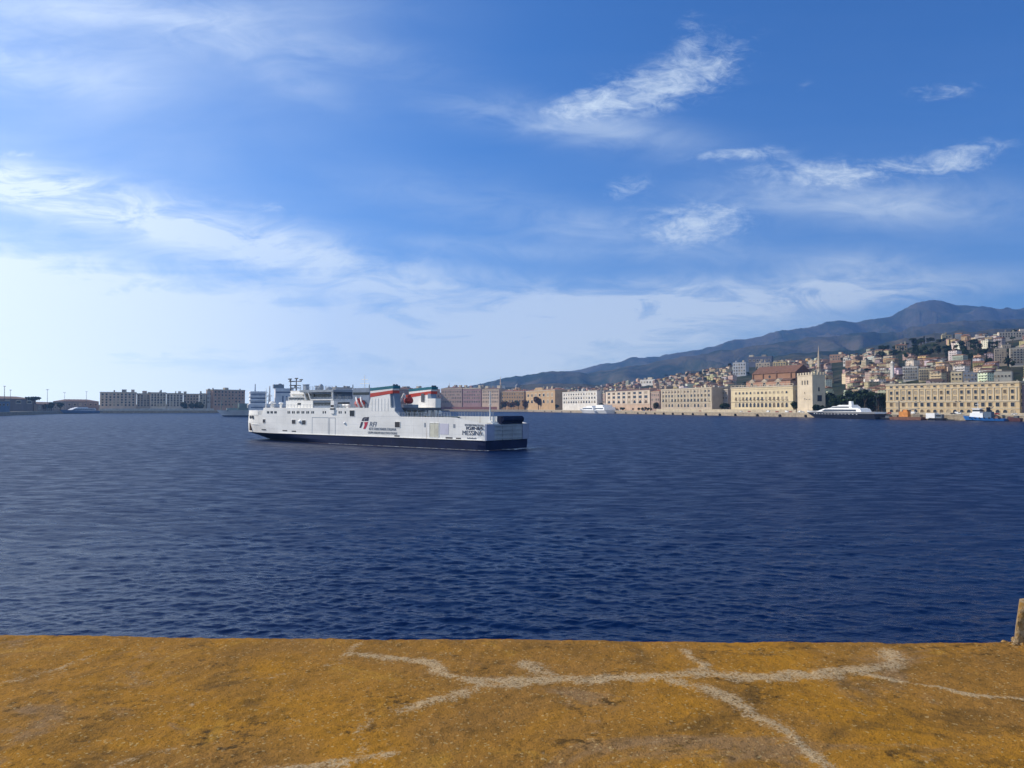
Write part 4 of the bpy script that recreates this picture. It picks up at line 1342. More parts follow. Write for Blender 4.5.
def white_front():
    x, s_ = 500.2, 160; d = float(dq(x)) + s_; p = ray(x, d); mp = d / F
    T = thing('church', 'small white gabled church front behind the ferry stern mast', 'church', (p.x, p.y, QZ), R(-25))
    w = 4.4 * mp; z = zpx(388.6, d) - QZ
    MB().prism([(-w / 2, -3), (w / 2, -3), (w / 2, z * .9), (0, zpx(385.4, d) - QZ), (-w / 2, z * .9)], 0, 26, 'y').build('wall', W_white, T)
    link('window', win_mesh(w * .2, w * .35, 'arch', M_trim, M_pane), T, (0, 0, z * .7)); link('door', win_mesh(w * .24, w * .4, 'arch', M_trim, M_pane), T, (0, 0, z * .3))


white_front()

# ------------------------------------------------------------------ hillside houses
cover = np.full(1400, 413.0)          # per pixel column: highest row already hidden by what stands in front


def mark(x0, x1, y):
    a, b_ = max(0, int(x0)), min(1399, int(x1) + 1)
    cover[a:b_] = np.minimum(cover[a:b_], y)


for (a, c, y) in ((886, 1075, 383), (731, 793, 385), (797, 825, 373), (661, 712, 388), (713, 728, 389), (606, 660, 391), (562, 597, 391.5), (598, 605, 393), (526, 555, 389), (441, 499, 388), (501, 524, 391), (752, 796, 367)):
    mark(a, c, y)
for (a, c) in ((825, 886),): mark(a, c, 392)

WALLS = {'white': (.66, .62, .54), 'cream': (.58, .47, .32), 'ochre': (.48, .33, .16), 'rose': (.46, .31, .23), 'grey': (.38, .35, .31), 'tan': (.44, .33, .22), 'yellow': (.56, .43, .20),
         'terracotta': (.36, .19, .12), 'brown': (.26, .18, .12), 'sandy': (.50, .41, .29)}
WW = [24, 26, 8, 5, 14, 16, 6, 4, 9, 14]
MW = [wall_windows('house_wall_a', 3.1, 3.2, .32, .42), wall_windows('house_wall_b', 2.6, 3.0, .36, .46), wall_windows('house_wall_c', 4.2, 3.3, .40, .36)]
M_rt = mat('house_roof_tile', objcol=True, rough=.92, vary=.35, scale=.4)


def toned(name, rough=.9):
    m = bpy.data.materials.new(name); m.use_nodes = True
    b = m.node_tree.nodes['Principled BSDF']; N = Nodes(m.node_tree)
    a = N.new('ShaderNodeAttribute', attribute_name='tone'); o = N.new('ShaderNodeTexCoord').outputs['Object']
    f = N.ss(N.noise(o, .35, 4, .6), .3, .7, .7, 1.08)
    N.put(b.inputs['Base Color'], N.mix(1.0, a.outputs['Color'], N.vec(f, f, f), 'MULTIPLY'))
    b.inputs['Roughness'].default_value = rough; b.inputs['Specular IOR Level'].default_value = .15
    return m


M_rf = mat('house_roof_flat', objcol=True, rough=.92, vary=.3, scale=.3)


def house_meshes():
    out = []
    r_ = random.Random(3)
    for k in range(26):
        w = r_.uniform(10, 21); d = r_.uniform(9, 14); fl = r_.choice([2, 2, 3, 3, 4, 4, 5, 6])
        h = fl * 3.15 + .5
        kind = r_.choice(['gable', 'hip', 'flat', 'flat', 'flat', 'shed'])
        wm = MW[k % 3]
        b = MB(); b.box(-w / 2, w / 2, -d / 2, d / 2, -14, h)
        if r_.random() < .45:      # a lower wing
            b.box(w / 2 + .01, w / 2 + w * .35, -d / 2 + 1, d / 2 - 2, -14, h * r_.uniform(.5, .8))
        if fl >= 4 and r_.random() < .7:
            for f in range(1, fl): b.box(-w * .42, w * .42, -d / 2 - 1.1, -d / 2 - .01, f * 3.15 - .1, f * 3.15 + .75)
        wall = b.mesh('house', wm)
        b = MB()
        if kind == 'flat':
            b.box(-w / 2 - .3, w / 2 + .3, -d / 2 - .3, d / 2 + .3, h + .01, h + .55)
            b.box(-w * .18, w * .08, -d * .2, d * .2, h + .56, h + 3.0)
            if r_.random() < .5: b.cyl((w * .3, 0, h + .56), (w * .3, 0, h + 2.2), 1, 1, 8)
        elif kind == 'gable':
            b.prism([(-d / 2 - .6, h), (0, h + d * .23), (d / 2 + .6, h)], -w / 2 - .5, w / 2 + .5, 'x')
            b.box(w * .2, w * .2 + .9, -d * .2, -d * .2 + .9, h, h + d * .23 + .8)
        elif kind == 'hip':
            e = .6; q = d * .45; hh = h + d * .2
            b.add([(-w / 2 - e, -d / 2 - e, h), (w / 2 + e, -d / 2 - e, h), (w / 2 + e, d / 2 + e, h), (-w / 2 - e, d / 2 + e, h), (-w / 2 + q, 0, hh), (w / 2 - q, 0, hh)],
                  [(0, 1, 5, 4), (2, 3, 4, 5), (1, 2, 5), (3, 0, 4), (0, 3, 2, 1)])
        else:
            b.prism([(-d / 2 - .5, h), (d / 2 + .5, h + d * .22), (d / 2 + .5, h)], -w / 2 - .4, w / 2 + .4, 'x')
        roof = b.mesh('roof', M_rf if kind == 'flat' else M_rt)
        out.append(dict(wall=wall, roof=roof, w=w, d=d, h=h, fl=fl, kind=kind, top=h + (3 if kind == 'flat' else d * .22)))
    return out


HM = house_meshes()
LM = [(430, 500, 'the mauve palaces'), (500, 526, 'the tawny palace'), (526, 560, 'the ochre palace'), (560, 602, 'the white arcaded palace'), (602, 660, 'the pink palace'),
      (660, 729, 'the beige palace'), (729, 752, 'the balustraded palace'), (752, 797, 'the brown church'), (797, 826, 'the square tower'), (826, 886, 'the park trees'),
      (886, 950, 'the crane barge'), (950, 1060, 'the blue tugboat')]
PLACED = []           # things whose labels are written once all of them stand: dict(o, x, y, base, cat)
TAKEN = []


def free(p, r):
    for q, r2 in TAKEN:
        if (q - p).length < r + r2: return False
    return True


def put_house(x, s, k, wall, rz, force=False, sc=1.0):
    d = float(dq(x)) + s
    p = ray(x, d); hm = HM[k]
    rad = max(hm['w'], hm['d']) * .5 * sc
    if not force and not free(p, rad * 1.0): return None
    z = float(terr(x, s)) - 1.0
    half = rad * F / d
    ytop = HY - (z + hm['top'] * sc - H) * F / d
    ybot = HY - (z - H) * F / d
    a, c = max(0, int(x - half)), min(1399, int(x + half) + 1)
    seen = cover[a:c] - ytop
    if not force and np.mean(seen > 1.2) < .4: return None
    TAKEN.append((p, rad))
    mark(x - half * .9, x + half * .9, ytop + .7)
    h = link('house', hm['wall'], None, (p.x, p.y, z), tuple(min(.8, c_ * random.uniform(.92, 1.22)) for c_ in WALLS[wall]))
    h.rotation_euler = (0, 0, rz); h.scale = (sc, sc, sc)
    if hm['kind'] == 'flat': rc, rn = random.choice([((.26, .23, .19), 'flat roof'), ((.44, .40, .33), 'pale flat roof'), ((.18, .11, .08), 'reddish flat roof')])
    else: rc, rn = random.choice([((.17, .085, .05), 'tiled roof'), ((.10, .062, .042), 'dark tiled roof'), ((.25, .13, .07), 'orange tiled roof')])
    r_ = link('roof', hm['roof'], h, None, rc)
    size = 'tall' if hm['fl'] >= 5 else ('low' if hm['fl'] <= 2 else ('wide' if hm['w'] > 17 else 'mid-sized'))
    cat = 'apartment block' if hm['fl'] >= 5 else 'house'
    PLACED.append(dict(o=h, size=half * (ybot - ytop), r=r_, x=x, y=(ytop + min(ybot, cover[int(np.clip(x, 0, 1399))])) / 2, base=f'{size} {wall} {"block" if cat != "house" else "house"}, {rn}', cat=cat, group='houses on the hillside'))
    h.name = 'apartment_block' if cat != 'house' else 'house'
    return h


def facing(x):
    """angle of the shore at this column, so that fronts look over the harbour"""
    p0 = ray(x - 12, float(dq(x - 12)) + 30); p1 = ray(x + 12, float(dq(x + 12)) + 30)
    return math.atan2(p1.y - p0.y, p1.x - p0.x)


WOODS = [(880, 1000, 346, 362, 1.0), (905, 960, 337, 346, .8), (840, 885, 364, 370, .6), (700, 716, 372, 388, .7), (905, 948, 366, 374, .6), (720, 760, 352, 360, .6), (660, 690, 372, 380, .6), (985, 1024, 362, 370, .5)]


def in_woods(x, y):
    for (a, c, t, b_, p) in WOODS:
        if a < x < c and t < y < b_ and random.random() < p * .95: return True
    return False


def merge_small(keep=285):
    """the houses that show smallest, past the first few hundred, become one mass of far houses"""
    hs = sorted([p for p in PLACED if p['cat'] == 'house'], key=lambda p: -p['size'])
    V, Fc, tone = [], [], []
    for p in hs[keep:]:
        for o in (p['o'], p['r']):
            h = p['o']; M = Matrix.Translation(h.location) @ h.rotation_euler.to_matrix().to_4x4() @ Matrix.Diagonal((*h.scale, 1))
            b0 = len(V); V += [tuple(M @ v.co) for v in o.data.vertices]
            for f in o.data.polygons: Fc.append(tuple(b0 + i for i in f.vertices)); tone += [tuple(c * (.8 if o is h else 1) for c in o.color[:3])] * len(f.vertices)
        bpy.data.objects.remove(p['r']); bpy.data.objects.remove(p['o']); PLACED.remove(p)
    if not V: return
    me = bpy.data.meshes.new('far_houses'); me.from_pydata(V, [], Fc)
    at = me.color_attributes.new('tone', 'FLOAT_COLOR', 'CORNER')
    at.data.foreach_set('color', np.array([(*c, 1) for c in tone], np.float32).reshape(-1))
    me.materials.append(toned('far_plaster'))
    tag(link('far_houses', me), 'mass of tiny far houses covering the slopes of the town', kind='stuff')


def scatter_houses():
    ids = list(range(26))
    cand = []
    r_ = random.Random(21)
    for i in range(5200):
        x = r_.uniform(438, 1050)
        yt = float(np.interp(x, [a for a, b in _sk], [b for a, b in _sk]))
        y = r_.uniform(yt, 405)
        s = hill_at(x, y) + r_.uniform(-8, 8)
        if s < 70: continue
        cand.append((s, x, y))
    cand.sort()
    n = 0
    for (s, x, y) in cand:
        if in_woods(x, y): continue
        k = r_.choice(ids)
        if s > 500 and HM[k]['fl'] > 4 and r_.random() < .7: continue
        wall = r_.choices(list(WALLS), WW)[0]
        ang = facing(x) + R(r_.choice([0, 0, 0, 90])) + R(r_.gauss(0, 10))
        if put_house(x, s, k, wall, ang): n += 1
    merge_small()
    return n


def special(x0, x1, ytop, yb_, wall, label, cols, rows, depth=16, roof='flat', name='apartment_block', cat='apartment block', ybase=None, roof_m=None, kind='rect'):
    xm = (x0 + x1) / 2
    s_ = max(75.0, float(hill_at(xm, yb_)))
    bz = float(terr(xm, s_)) - 2
    d = float(dq(xm)) + s_
    yb = HY - (bz + 2 - H) * F / d if ybase is None else ybase
    rr = [(ytop + 1.2 + (yb - ytop - 1.4) * (k + .35) / rows, min(1.6, (yb - ytop) / rows * .55), .5, kind) for k in range(rows)]
    palazzo(name, label, cat, x0, x1, ytop, rr, cols, wall, s=s_, depth=depth, roof=roof, base_z=bz, roof_m=roof_m, cornice=False)
    p = ray(xm, d); TAKEN.append((p, (x1 - x0) / 2 * d / F))
    mark(x0, x1, ytop)


special(995, 1007.5, 348.4, 364, plaster('wall_mod1', (.46, .38, .29)), 'tan modern apartment block, left of two high ones near the right edge', 5, 6)
special(1010.5, 1034, 347.6, 364, plaster('wall_mod2', (.50, .45, .38)), 'pale apartment slab with balcony grid at the right edge above the long palace', 7, 6, kind='balcony')
special(1003, 1012, 344.5, 352, W_mix, 'sand coloured block peeking over the two high right edge blocks', 4, 4)
special(951, 962.5, 371.6, 382, W_ivory, 'bright ivory cube shaped building just above the roof of the long palace', 3, 2)
special(963.5, 985, 372.6, 382, plaster('wall_slate', (.22, .24, .29)), 'slate grey low hall between ivory cube and pale colonnaded hall', 6, 2)
special(986, 1012, 371.6, 383, plaster('wall_hall', (.46, .44, .38)), 'pale low hall with tall bays above the right half of the long palace', 7, 1)
special(903, 918, 366.4, 380, W_white, 'white stepped apartment block above the left half of the long palace', 6, 4, kind='balcony')
special(919, 934, 368.4, 381, W_ivory, 'ivory apartment block right beside the white stepped one', 6, 4, kind='balcony')
special(905.5, 912.5, 361.5, 370, W_white, 'white tower-like block rising behind the white stepped apartment block', 3, 4)
special(943, 952.5, 334.8, 339, plaster('wall_khaki', (.42, .35, .21)), 'khaki box building alone on the ridge below the mountain', 3, 2)
special(1000, 1026, 331.6, 338, W_tan, 'long tan institute on the skyline at the right edge', 9, 2)
special(966, 978, 340.6, 347, W_pink, 'pinkish villa block on the upper slope left of the skyline institute', 5, 3, roof='hip')
special(896.5, 908, 344.8, 352, W_ochre, 'glowing ochre villa on the ridge above the white bell tower', 4, 2, roof='hip')
special(640, 655, 379.6, 385, W_white, 'white long low hall on the slope above the pink palace', 5, 1)
special(733, 746, 362.4, 376, plaster('wall_bluish', (.40, .42, .46)), 'bluish white twin apartment block above the balustraded palace', 5, 4)
special(748, 772, 356.6, 363, plaster('wall_dark_hall', (.12, .13, .17)), 'dark blue roofed hall on the hilltop behind the brown church', 6, 1)
special(773, 786, 361.8, 370, plaster('wall_gold', (.55, .42, .20)), 'golden yellow apartment block above the church roof', 5, 3)
special(756, 770, 362.6, 371, W_mix, 'sand coloured apartment block behind the church roof, left of golden block', 5, 3)
special(830, 846, 354.4, 361, W_red, 'wide terracotta block on the slope right of the stone bell tower', 6, 2)
special(843.5, 848, 357.8, 365, W_white, 'bright white narrow house wall catching the sun right of the bell tower', 2, 2)
NH = scatter_houses()
print('houses', NH, sum(1 for p in PLACED if p['group'].startswith('houses')))

# ------------------------------------------------------------------ trees
def leaf_mat(name, c):
    m = mat(name, c, .8, .55, .5, spec=.1)
    return m


LEAF = {'dark green': leaf_mat('leaf_dark', (.020, .036, .016)), 'green': leaf_mat('leaf_mid', (.038, .060, .020)), 'olive': leaf_mat('leaf_olive', (.075, .075, .030)), 'rusty brown': leaf_mat('leaf_rust', (.15, .075, .025))}
M_bark = mat('bark', (.09, .065, .045), .9, .3, 2)


def tree_proto(kind, leaf, seed):
    r_ = random.Random(seed); b = MB(); tb = MB()
    if kind == 'pine':          # umbrella pine
        Ht, cz, rx, rz, n = 13, 11.5, 5.4, 1.6, 260
    elif kind == 'cypress':
        Ht, cz, rx, rz, n = 14, 7.5, 1.3, 6.8, 260
    else:
        Ht, cz, rx, rz, n = 12, 7.8, 4.6, 4.4, 330
    lobes = [(0, 0, cz, 1.0)]
    if kind == 'round':
        lobes = [(r_.uniform(-2.2, 2.2), r_.uniform(-2.2, 2.2), cz + r_.uniform(-2, 2.2), r_.uniform(.42, .68)) for _ in range(7)]
    if kind == 'pine':
        lobes = [(r_.uniform(-2.6, 2.6), r_.uniform(-2.6, 2.6), cz + r_.uniform(-.6, .5), r_.uniform(.5, .7)) for _ in range(6)]
    for i in range(n):
        lx, ly, lz, lr = r_.choice(lobes)
        while True:
            q = Vector((r_.uniform(-1, 1), r_.uniform(-1, 1), r_.uniform(-1, 1)))
            if .35 < q.length < 1: break
        p = Vector((lx + q.x * rx * lr, ly + q.y * rx * lr, lz + q.z * rz * lr))
        nrm = (q + Vector((r_.uniform(-.7, .7), r_.uniform(-.7, .7), r_.uniform(-.2, .9)))).normalized()
        a = nrm.orthogonal().normalized(); c = nrm.cross(a); s = r_.uniform(.55, 1.15) * (.6 if kind == 'cypress' else 1)
        t = r_.uniform(0, 6.28); a, c = a * math.cos(t) + c * math.sin(t), c * math.cos(t) - a * math.sin(t)
        b.add([p + a * s, p + c * s * .8 + nrm * .25 * s, p - a * s * .9, p - c * s * .85 - nrm * .2 * s], [(0, 1, 2), (0, 2, 3)])
    top = cz if kind != 'cypress' else 4
    tb.cyl((0, 0, -3), (0, 0, top * .6), .42, .26, 7)
    for k in range(4):
        a = k * 1.57 + r_.uniform(0, 1); tb.cyl((0, 0, top * .55), (math.cos(a) * rx * .45, math.sin(a) * rx * .45, top * .95), .2, .08, 5)
    crown = b.mesh('crown', LEAF[leaf]); crown.polygons.foreach_set('use_smooth', [False] * len(crown.polygons))
    return crown, tb.mesh('trunk', M_bark), Ht, rx


TP = {}
for kind in ('round', 'pine', 'cypress'):
    for leaf in LEAF:
        if kind != 'round' and leaf in ('rusty brown', 'olive'): continue
        TP[(kind, leaf)] = [tree_proto(kind, leaf, 5 + 7 * j + hash_) for j, hash_ in ((0, len(kind) + len(leaf)), (1, len(leaf)))]
TREES = []


def put_tree(x, s, kind, leaf, sc, z=None, group='trees of the town', label=None):
    cr, tr, Ht, rx = random.choice(TP[(kind, leaf)])
    d = float(dq(x)) + s; p = ray(x, d); z = (float(terr(x, s)) - .5) if z is None else z
    T = bpy.data.objects.new('tree' if kind == 'round' else ('umbrella_pine' if kind == 'pine' else 'cypress'), None); COL.objects.link(T)
    T.location = (p.x, p.y, z); T.rotation_euler = (0, 0, random.uniform(0, 6.28)); T.scale = (sc * random.uniform(.9, 1.15), sc * random.uniform(.9, 1.15), sc)
    link('crown', cr, T); link('trunk', tr, T)
    size = 'small' if sc < .85 else ('tall' if sc > 1.3 else 'mid-sized')
    kd = {'round': 'round tree', 'pine': 'umbrella pine', 'cypress': 'cypress'}[kind]
    y = HY - (z + Ht * sc * .6 - H) * F / d
    if label: tag(T, label, 'tree', group)
    else: PLACED.append(dict(o=T, x=x, y=y, base=f'{size} {leaf} {kd}', cat='tree', group=group))
    TREES.append(T)
    return T


def scatter_trees():
    r_ = random.Random(77)
    # park beside the square tower
    n = 0
    for i in range(40):
        x = r_.uniform(827, 884); s = r_.uniform(34, 190)
        put_tree(x, s, r_.choice(['round', 'round', 'pine', 'round']), r_.choice(['dark green', 'dark green', 'dark green', 'green']), r_.uniform(1.1, 1.7))
    for (a, c, t, b_, p) in WOODS:
        k = int((c - a) * (b_ - t) / 19 * p)
        for i in range(k):
            x = r_.uniform(a, c); y = r_.uniform(t, b_); s = hill_at(x, y)
            if s < 70 or not free(ray(x, float(dq(x)) + s), 5): continue
            put_tree(x, s, r_.choice(['round', 'round', 'pine', 'cypress']), r_.choice(['dark green', 'dark green', 'green']), r_.uniform(.9, 1.5))
    for i in range(70):
        x = r_.uniform(560, 1030); yt = float(np.interp(x, [a for a, b in _sk], [b for a, b in _sk])); y = r_.uniform(yt, yt + 26)
        s = hill_at(x, y)
        if s < 90 or not free(ray(x, float(dq(x)) + s), 6): continue
        put_tree(x, s, r_.choice(['round', 'pine', 'cypress']), r_.choice(['dark green', 'green']), r_.uniform(.8, 1.3))
    # brown trees near the ferry stern, the great round one before the ochre palace
    for i in range(13):
        put_tree(r_.uniform(500, 527), r_.uniform(18, 44), 'round', r_.choice(['rusty brown', 'rusty brown', 'olive']), r_.uniform(1.3, 2.1), group='brown trees near the ferry stern')
    put_tree(538.5, 13, 'round', 'rusty brown', 2.7, label='great round dark brown tree in front of the ochre palace')
    for x in (601, 656, 722, 727, 557, 795.5):
        put_tree(x, 30, 'round', r_.choice(['green', 'dark green', 'olive']), r_.uniform(.9, 1.3))
    for i in range(16):
        put_tree(r_.uniform(612, 655), r_.uniform(12, 20), 'round', r_.choice(['green', 'dark green']), r_.uniform(.42, .6), group='low trees on the quay before the pink palace')
    for i in range(9):
        put_tree(r_.uniform(812, 828), r_.uniform(10, 22), 'round', 'dark green', r_.uniform(.5, .9))
    # left shore
    for i in range(9):
        put_tree(r_.uniform(183, 212), r_.uniform(22, 44), 'round', r_.choice(['dark green', 'olive']), r_.uniform(1.0, 1.5), group='trees on the left shore')
    for i in range(12):
        put_tree(r_.uniform(38, 62), r_.uniform(30, 120), 'round', r_.choice(['dark green', 'olive', 'rusty brown']), r_.uniform(.9, 1.3), group='trees on the left shore')
    put_tree(33.5, 20, 'pine', 'dark green', 1.75, label='broad dark umbrella pine against the bright sky beside the brown warehouse')


scatter_trees()


def write_labels():
    from collections import defaultdict
    for p in PLACED:
        x, y = p['x'], p['y']
        if x < 430:
            p['where'] = 'on the left shore' if x > 100 else 'left of the long blue boat'
        else:
            lm = next((n for a, c, n in LM if a <= x < c), 'the blue tugboat')
            yt = float(np.interp(x, [a for a, b in _sk], [b for a, b in _sk]))
            if p['cat'] == 'tree' and y > 388: p['where'] = 'beside ' + lm
            else:
                f = (y - yt) / max(6, 386 - yt)
                lv = 'high' if f < .22 else ('midway' if f < .6 else 'low')
                p['where'] = f'{lv} uphill above {lm}'
    by = defaultdict(list)
    for p in PLACED: by[(p['base'], p['where'])].append(p)
    ords = ['', 'second', 'third', 'fourth', 'fifth', 'sixth', 'seventh', 'eighth', 'ninth', 'tenth', 'eleventh', 'twelfth', 'thirteenth', 'fourteenth', 'fifteenth', 'sixteenth', 'seventeenth', 'eighteenth', 'nineteenth', 'twentieth']
    for (base, where), ps in by.items():
        ps.sort(key=lambda p: p['x'])
        for i, p in enumerate(ps):
            lab = f'{base} {where}'
            if len(ps) > 1:
                lab += ', leftmost' if i == 0 else (', rightmost' if i == len(ps) - 1 else f', {ords[i]} from left')
            tag(p['o'], lab, p['cat'], p['group'])


write_labels()
# ------------------------------------------------------------------ embankment wall, fenders, boats, cars, lamps
def strip_wall(name, label, cat, x0, x1, s, z0, z1, th, m, n=14):
    xs = np.linspace(x0, x1, n); rows = []
    for (o, z) in ((0, z0), (0, z1), (th, z1), (th, z0)):
        d = dq(xs) + s + o
        rows.append(np.stack([(xs - CX) / F * d, d, np.full_like(xs, z)], -1))
    me = grid_mesh(name, np.stack(rows), m)
    me.polygons.foreach_set('use_smooth', np.zeros(len(me.polygons), dtype=bool))
    return tag(link(name, me), label, cat)


strip_wall('embankment_wall', 'long low sandy embankment wall behind the quay before the beige palace', 'wall', 656, 796, 16, QZ - .5, 8.4, 1.2, mat('embankment', (.46, .39, .28), .9, .25, .3, streak=.4))
strip_wall('harbour_wall', 'low pale harbour wall running along the left quay', 'wall', 100, 214, 14, QZ - .5, 8.6, 1.0, mat('embankment_pale', (.42, .42, .40), .9, .3, .3, streak=.4))
strip_wall('harbour_wall', 'low reddish wall behind the ferry stern railing', 'wall', 440, 497, 24, QZ - .5, 12.0, 1.0, mat('wall_dull_red', (.20, .085, .075), .9, .3, .3))
strip_wall('quay_wall', 'sunlit low wall along the quay before the long cream palace', 'wall', 886, 1040, 14, QZ - .5, 6.6, .8, mat('embankment'))

fb = MB(); fb.cyl((0, 0, 0), (0, -1.6, 0), 1.5, 1.5, 10); fb.cyl((0, -1.6, 0), (0, -1.9, 0), 1.1, .8, 10)
fm = fb.mesh('fender', M_black)
FX = [534, 545, 552, 562, 571, 616, 626, 638, 646, 655, 664, 673, 683, 693, 706, 720, 735.5, 757.5, 780, 806]
for i, x in enumerate(FX):
    d = float(dq(x)); p = ray(x, d - .2)
    o = link('fender', fm, None, (p.x, p.y, 1.5)); o.rotation_euler = (0, 0, facing(x))
    s_ = 1.0 if x > 660 else .8
    o.scale = (s_, s_, s_)
    ref = next(n for a, c, n in LM if a <= x < c)
    same = [q for q in FX if any(a <= q < c and n == ref for a, c, n in LM)]
    k = same.index(x)
    pos = '' if len(same) == 1 else (', leftmost' if k == 0 else (', rightmost' if k == len(same) - 1 else ', ' + ['', 'second', 'third', 'fourth', 'fifth', 'sixth', 'seventh', 'eighth', 'ninth'][k] + ' from left'))
    tag(o, f'black rubber fender on the quay below {ref}{pos}', 'fender', 'fenders along the quay')


def boat_frame(xs, xb, off, xtra=0.0):
    """stern at pixel column xs, bow at xb, lying off metres in front of the quay: origin at the stern, angle, length, distance"""
    p0 = ray(xs, float(dq(xs)) - off); p1 = ray(xb, float(dq(xb)) - off - xtra)
    d = p1 - p0
    return p0, math.atan2(d.y, d.x), d.length, (p0.y + p1.y) / 2


def hull(mb, L, B, za, zf, mi=0, rake=.08, fine=.45, mi_boot=None, z0=-.6, stripe=None):
    """boat hull: stern at x=0, bow at x=L; freeboard za aft, zf forward"""
    n = 16; lev = [0, .3, .65, 1.0]
    rows = []
    for k in lev:
        ring = []
        for i in range(n):
            f = i / (n - 1)
            t = f * L * (1 - rake * (1 - k))
            top = za + (zf - za) * f ** 1.8
            z = z0 + (top - z0) * k
            w = B / 2 * (.72 + .28 * k) * (1 if f < 1 - fine else max(.02, 1 - ((f - 1 + fine) / fine) ** (1.6 + .8 * k)))
            ring.append((t, w, z))
        rows.append(ring + [(t, -w, z) for (t, w, z) in reversed(ring)])
    m = 2 * n; v = [p for r in rows for p in r]
    for j in range(len(rows) - 1):
        f = [(j * m + i, j * m + (i + 1) % m, (j + 1) * m + (i + 1) % m, (j + 1) * m + i) for i in range(m)]
        mb.add([], [], 0)
        if j == 0: base = len(mb.v); mb.v += [tuple(map(float, p)) for p in v]
        mi_ = (mi_boot if (j == 0 and mi_boot is not None) else (stripe if (stripe is not None and j == 2) else mi))
        mb.f += [tuple(a + base for a in q) for q in f]; mb.m += [mi_] * len(f)
    mb.f.append(tuple(base + 3 * m + i for i in range(m))); mb.m.append(mi)
    return mb


def house_tier(b, L, x0, x1, w, z0, z1, rake0=.0, rake1=.0, mi=0):
    """a deckhouse tier with sloping ends"""
    v = []
    for s_ in (-1, 1):
        v += [(L * x0, s_ * w, z0), (L * x1, s_ * w, z0), (L * x1 - rake1, s_ * w * .94, z1), (L * x0 + rake0, s_ * w * .94, z1)]
    b.add(v, [(0, 1, 2, 3), (7, 6, 5, 4), (0, 4, 5, 1), (1, 5, 6, 2), (2, 6, 7, 3), (3, 7, 4, 0)], mi)


BW = mat('boat_white', (.80, .80, .79), .35, .08, .4)
BG = mat('boat_glass', (.015, .018, .024), .12, .2, 1, spec=.5)
BD = mat('boat_dark', (.018, .022, .035), .3, .2, .3)
BB = mat('boat_blue', (.035, .16, .46), .4, .2, .4)
BO = mat('crane_orange', (.62, .24, .05), .5, .25, .6)
BR = mat('boat_rust', (.16, .075, .05), .7, .35, .6)

# motor yacht beside the tower, bow to the left
p, a, L, dm = boat_frame(880, 806.5, 9)
T = thing('motor_yacht', 'long sleek motor yacht with dark hull and white upper decks below the square tower', 'yacht', (p.x, p.y, 0), a)
mp = dm / F
Z = lambda y: zpx(y, dm)
b = MB(); hull(b, L, 13, Z(413.6), Z(412.4), 0, .14, .55); b.build('hull', BD, T)
b = MB(); hull(b, L * .999, 13.3, Z(411.6), Z(410.8), 0, .02, .55, z0=Z(413.3)); b.build('bulwark', BW, T)
b = MB(); house_tier(b, L, .16, .78, 5.4, Z(411.8), Z(408.6), 3, 16); b.build('main_deckhouse', BW, T)
b = MB(); house_tier(b, L, .22, .69, 5.7, Z(411.0), Z(409.4), 2, 6); b.build('window_strip', BG, T)
b = MB(); house_tier(b, L, .28, .60, 4.6, Z(408.6), Z(406.2), 2.5, 8); house_tier(b, L, .20, .62, 5.2, Z(408.6), Z(408.0), 1, 2); b.build('upper_deckhouse', BW, T)
b = MB(); house_tier(b, L, .32, .58, 4.68, Z(407.8), Z(406.7), 2, 6); b.build('window_strip', BG, T)
b = MB(); house_tier(b, L, .30, .50, 3.6, Z(405.9), Z(405.0), 1, 3)
for f in (.33, .47): b.box(L * f, L * f + .5, -3, -2.5, Z(406.2), Z(405.8)); b.box(L * f, L * f + .5, 2.5, 3, Z(406.2), Z(405.8))
b.build('hardtop', BW, T)
b = MB(); house_tier(b, L, .335, .37, 1.2, Z(405.0), Z(401.4), .4, .2); b.build('radar_arch', BW, T)
for i in range(14):
    b = MB(); x = L * (.20 + i * .048); w_ = 6.5 if x < L * .45 else 6.5 * (1 - max(0, (x / L - .45) / .55) ** 2.1)
    b.box(x, x + 1.6, -w_ - .02, w_ + .02, Z(413.4) - .9, Z(413.4) - .2); b.build('porthole', BW, T)

# white yachts before the arcade
for (xs, xb, off, yl, lab) in ((612.5, 588, 10, 403.6, 'white motor yacht with a high flybridge before the pink palace'), (600, 580, 26, 405.6, 'smaller white motor yacht with low cabin, left of the flybridge yacht')):
    p, a, L, dm = boat_frame(xs, xb, off)
    T = thing('motor_yacht', lab, 'yacht', (p.x, p.y, 0), a)
    Z = lambda y, dm=dm: zpx(y, dm)
    b = MB(); hull(b, L, L * .24, Z(410.2), Z(408.6), 0, .14, .5, z0=-.5); b.build('hull', BW, T)
    b = MB(); house_tier(b, L, .1, .66, L * .095, Z(410.0), Z(407.2), 1, 6); house_tier(b, L, .18, .48, L * .08, Z(407.2), Z((yl + 406.2) / 2), 2, 4); b.build('deckhouse', BW, T)
    b = MB(); house_tier(b, L, .14, .63, L * .097, Z(409.0), Z(408.0), 1, 4); b.build('window_strip', BG, T)
    b = MB(); b.cyl((L * .28, 0, Z(406)), (L * .26, 0, Z(yl)), .4, .25, 6); b.box(L * .22, L * .3, -2, 2, Z(yl + .6), Z(yl + .3)); b.build('radar_arch', BW, T)

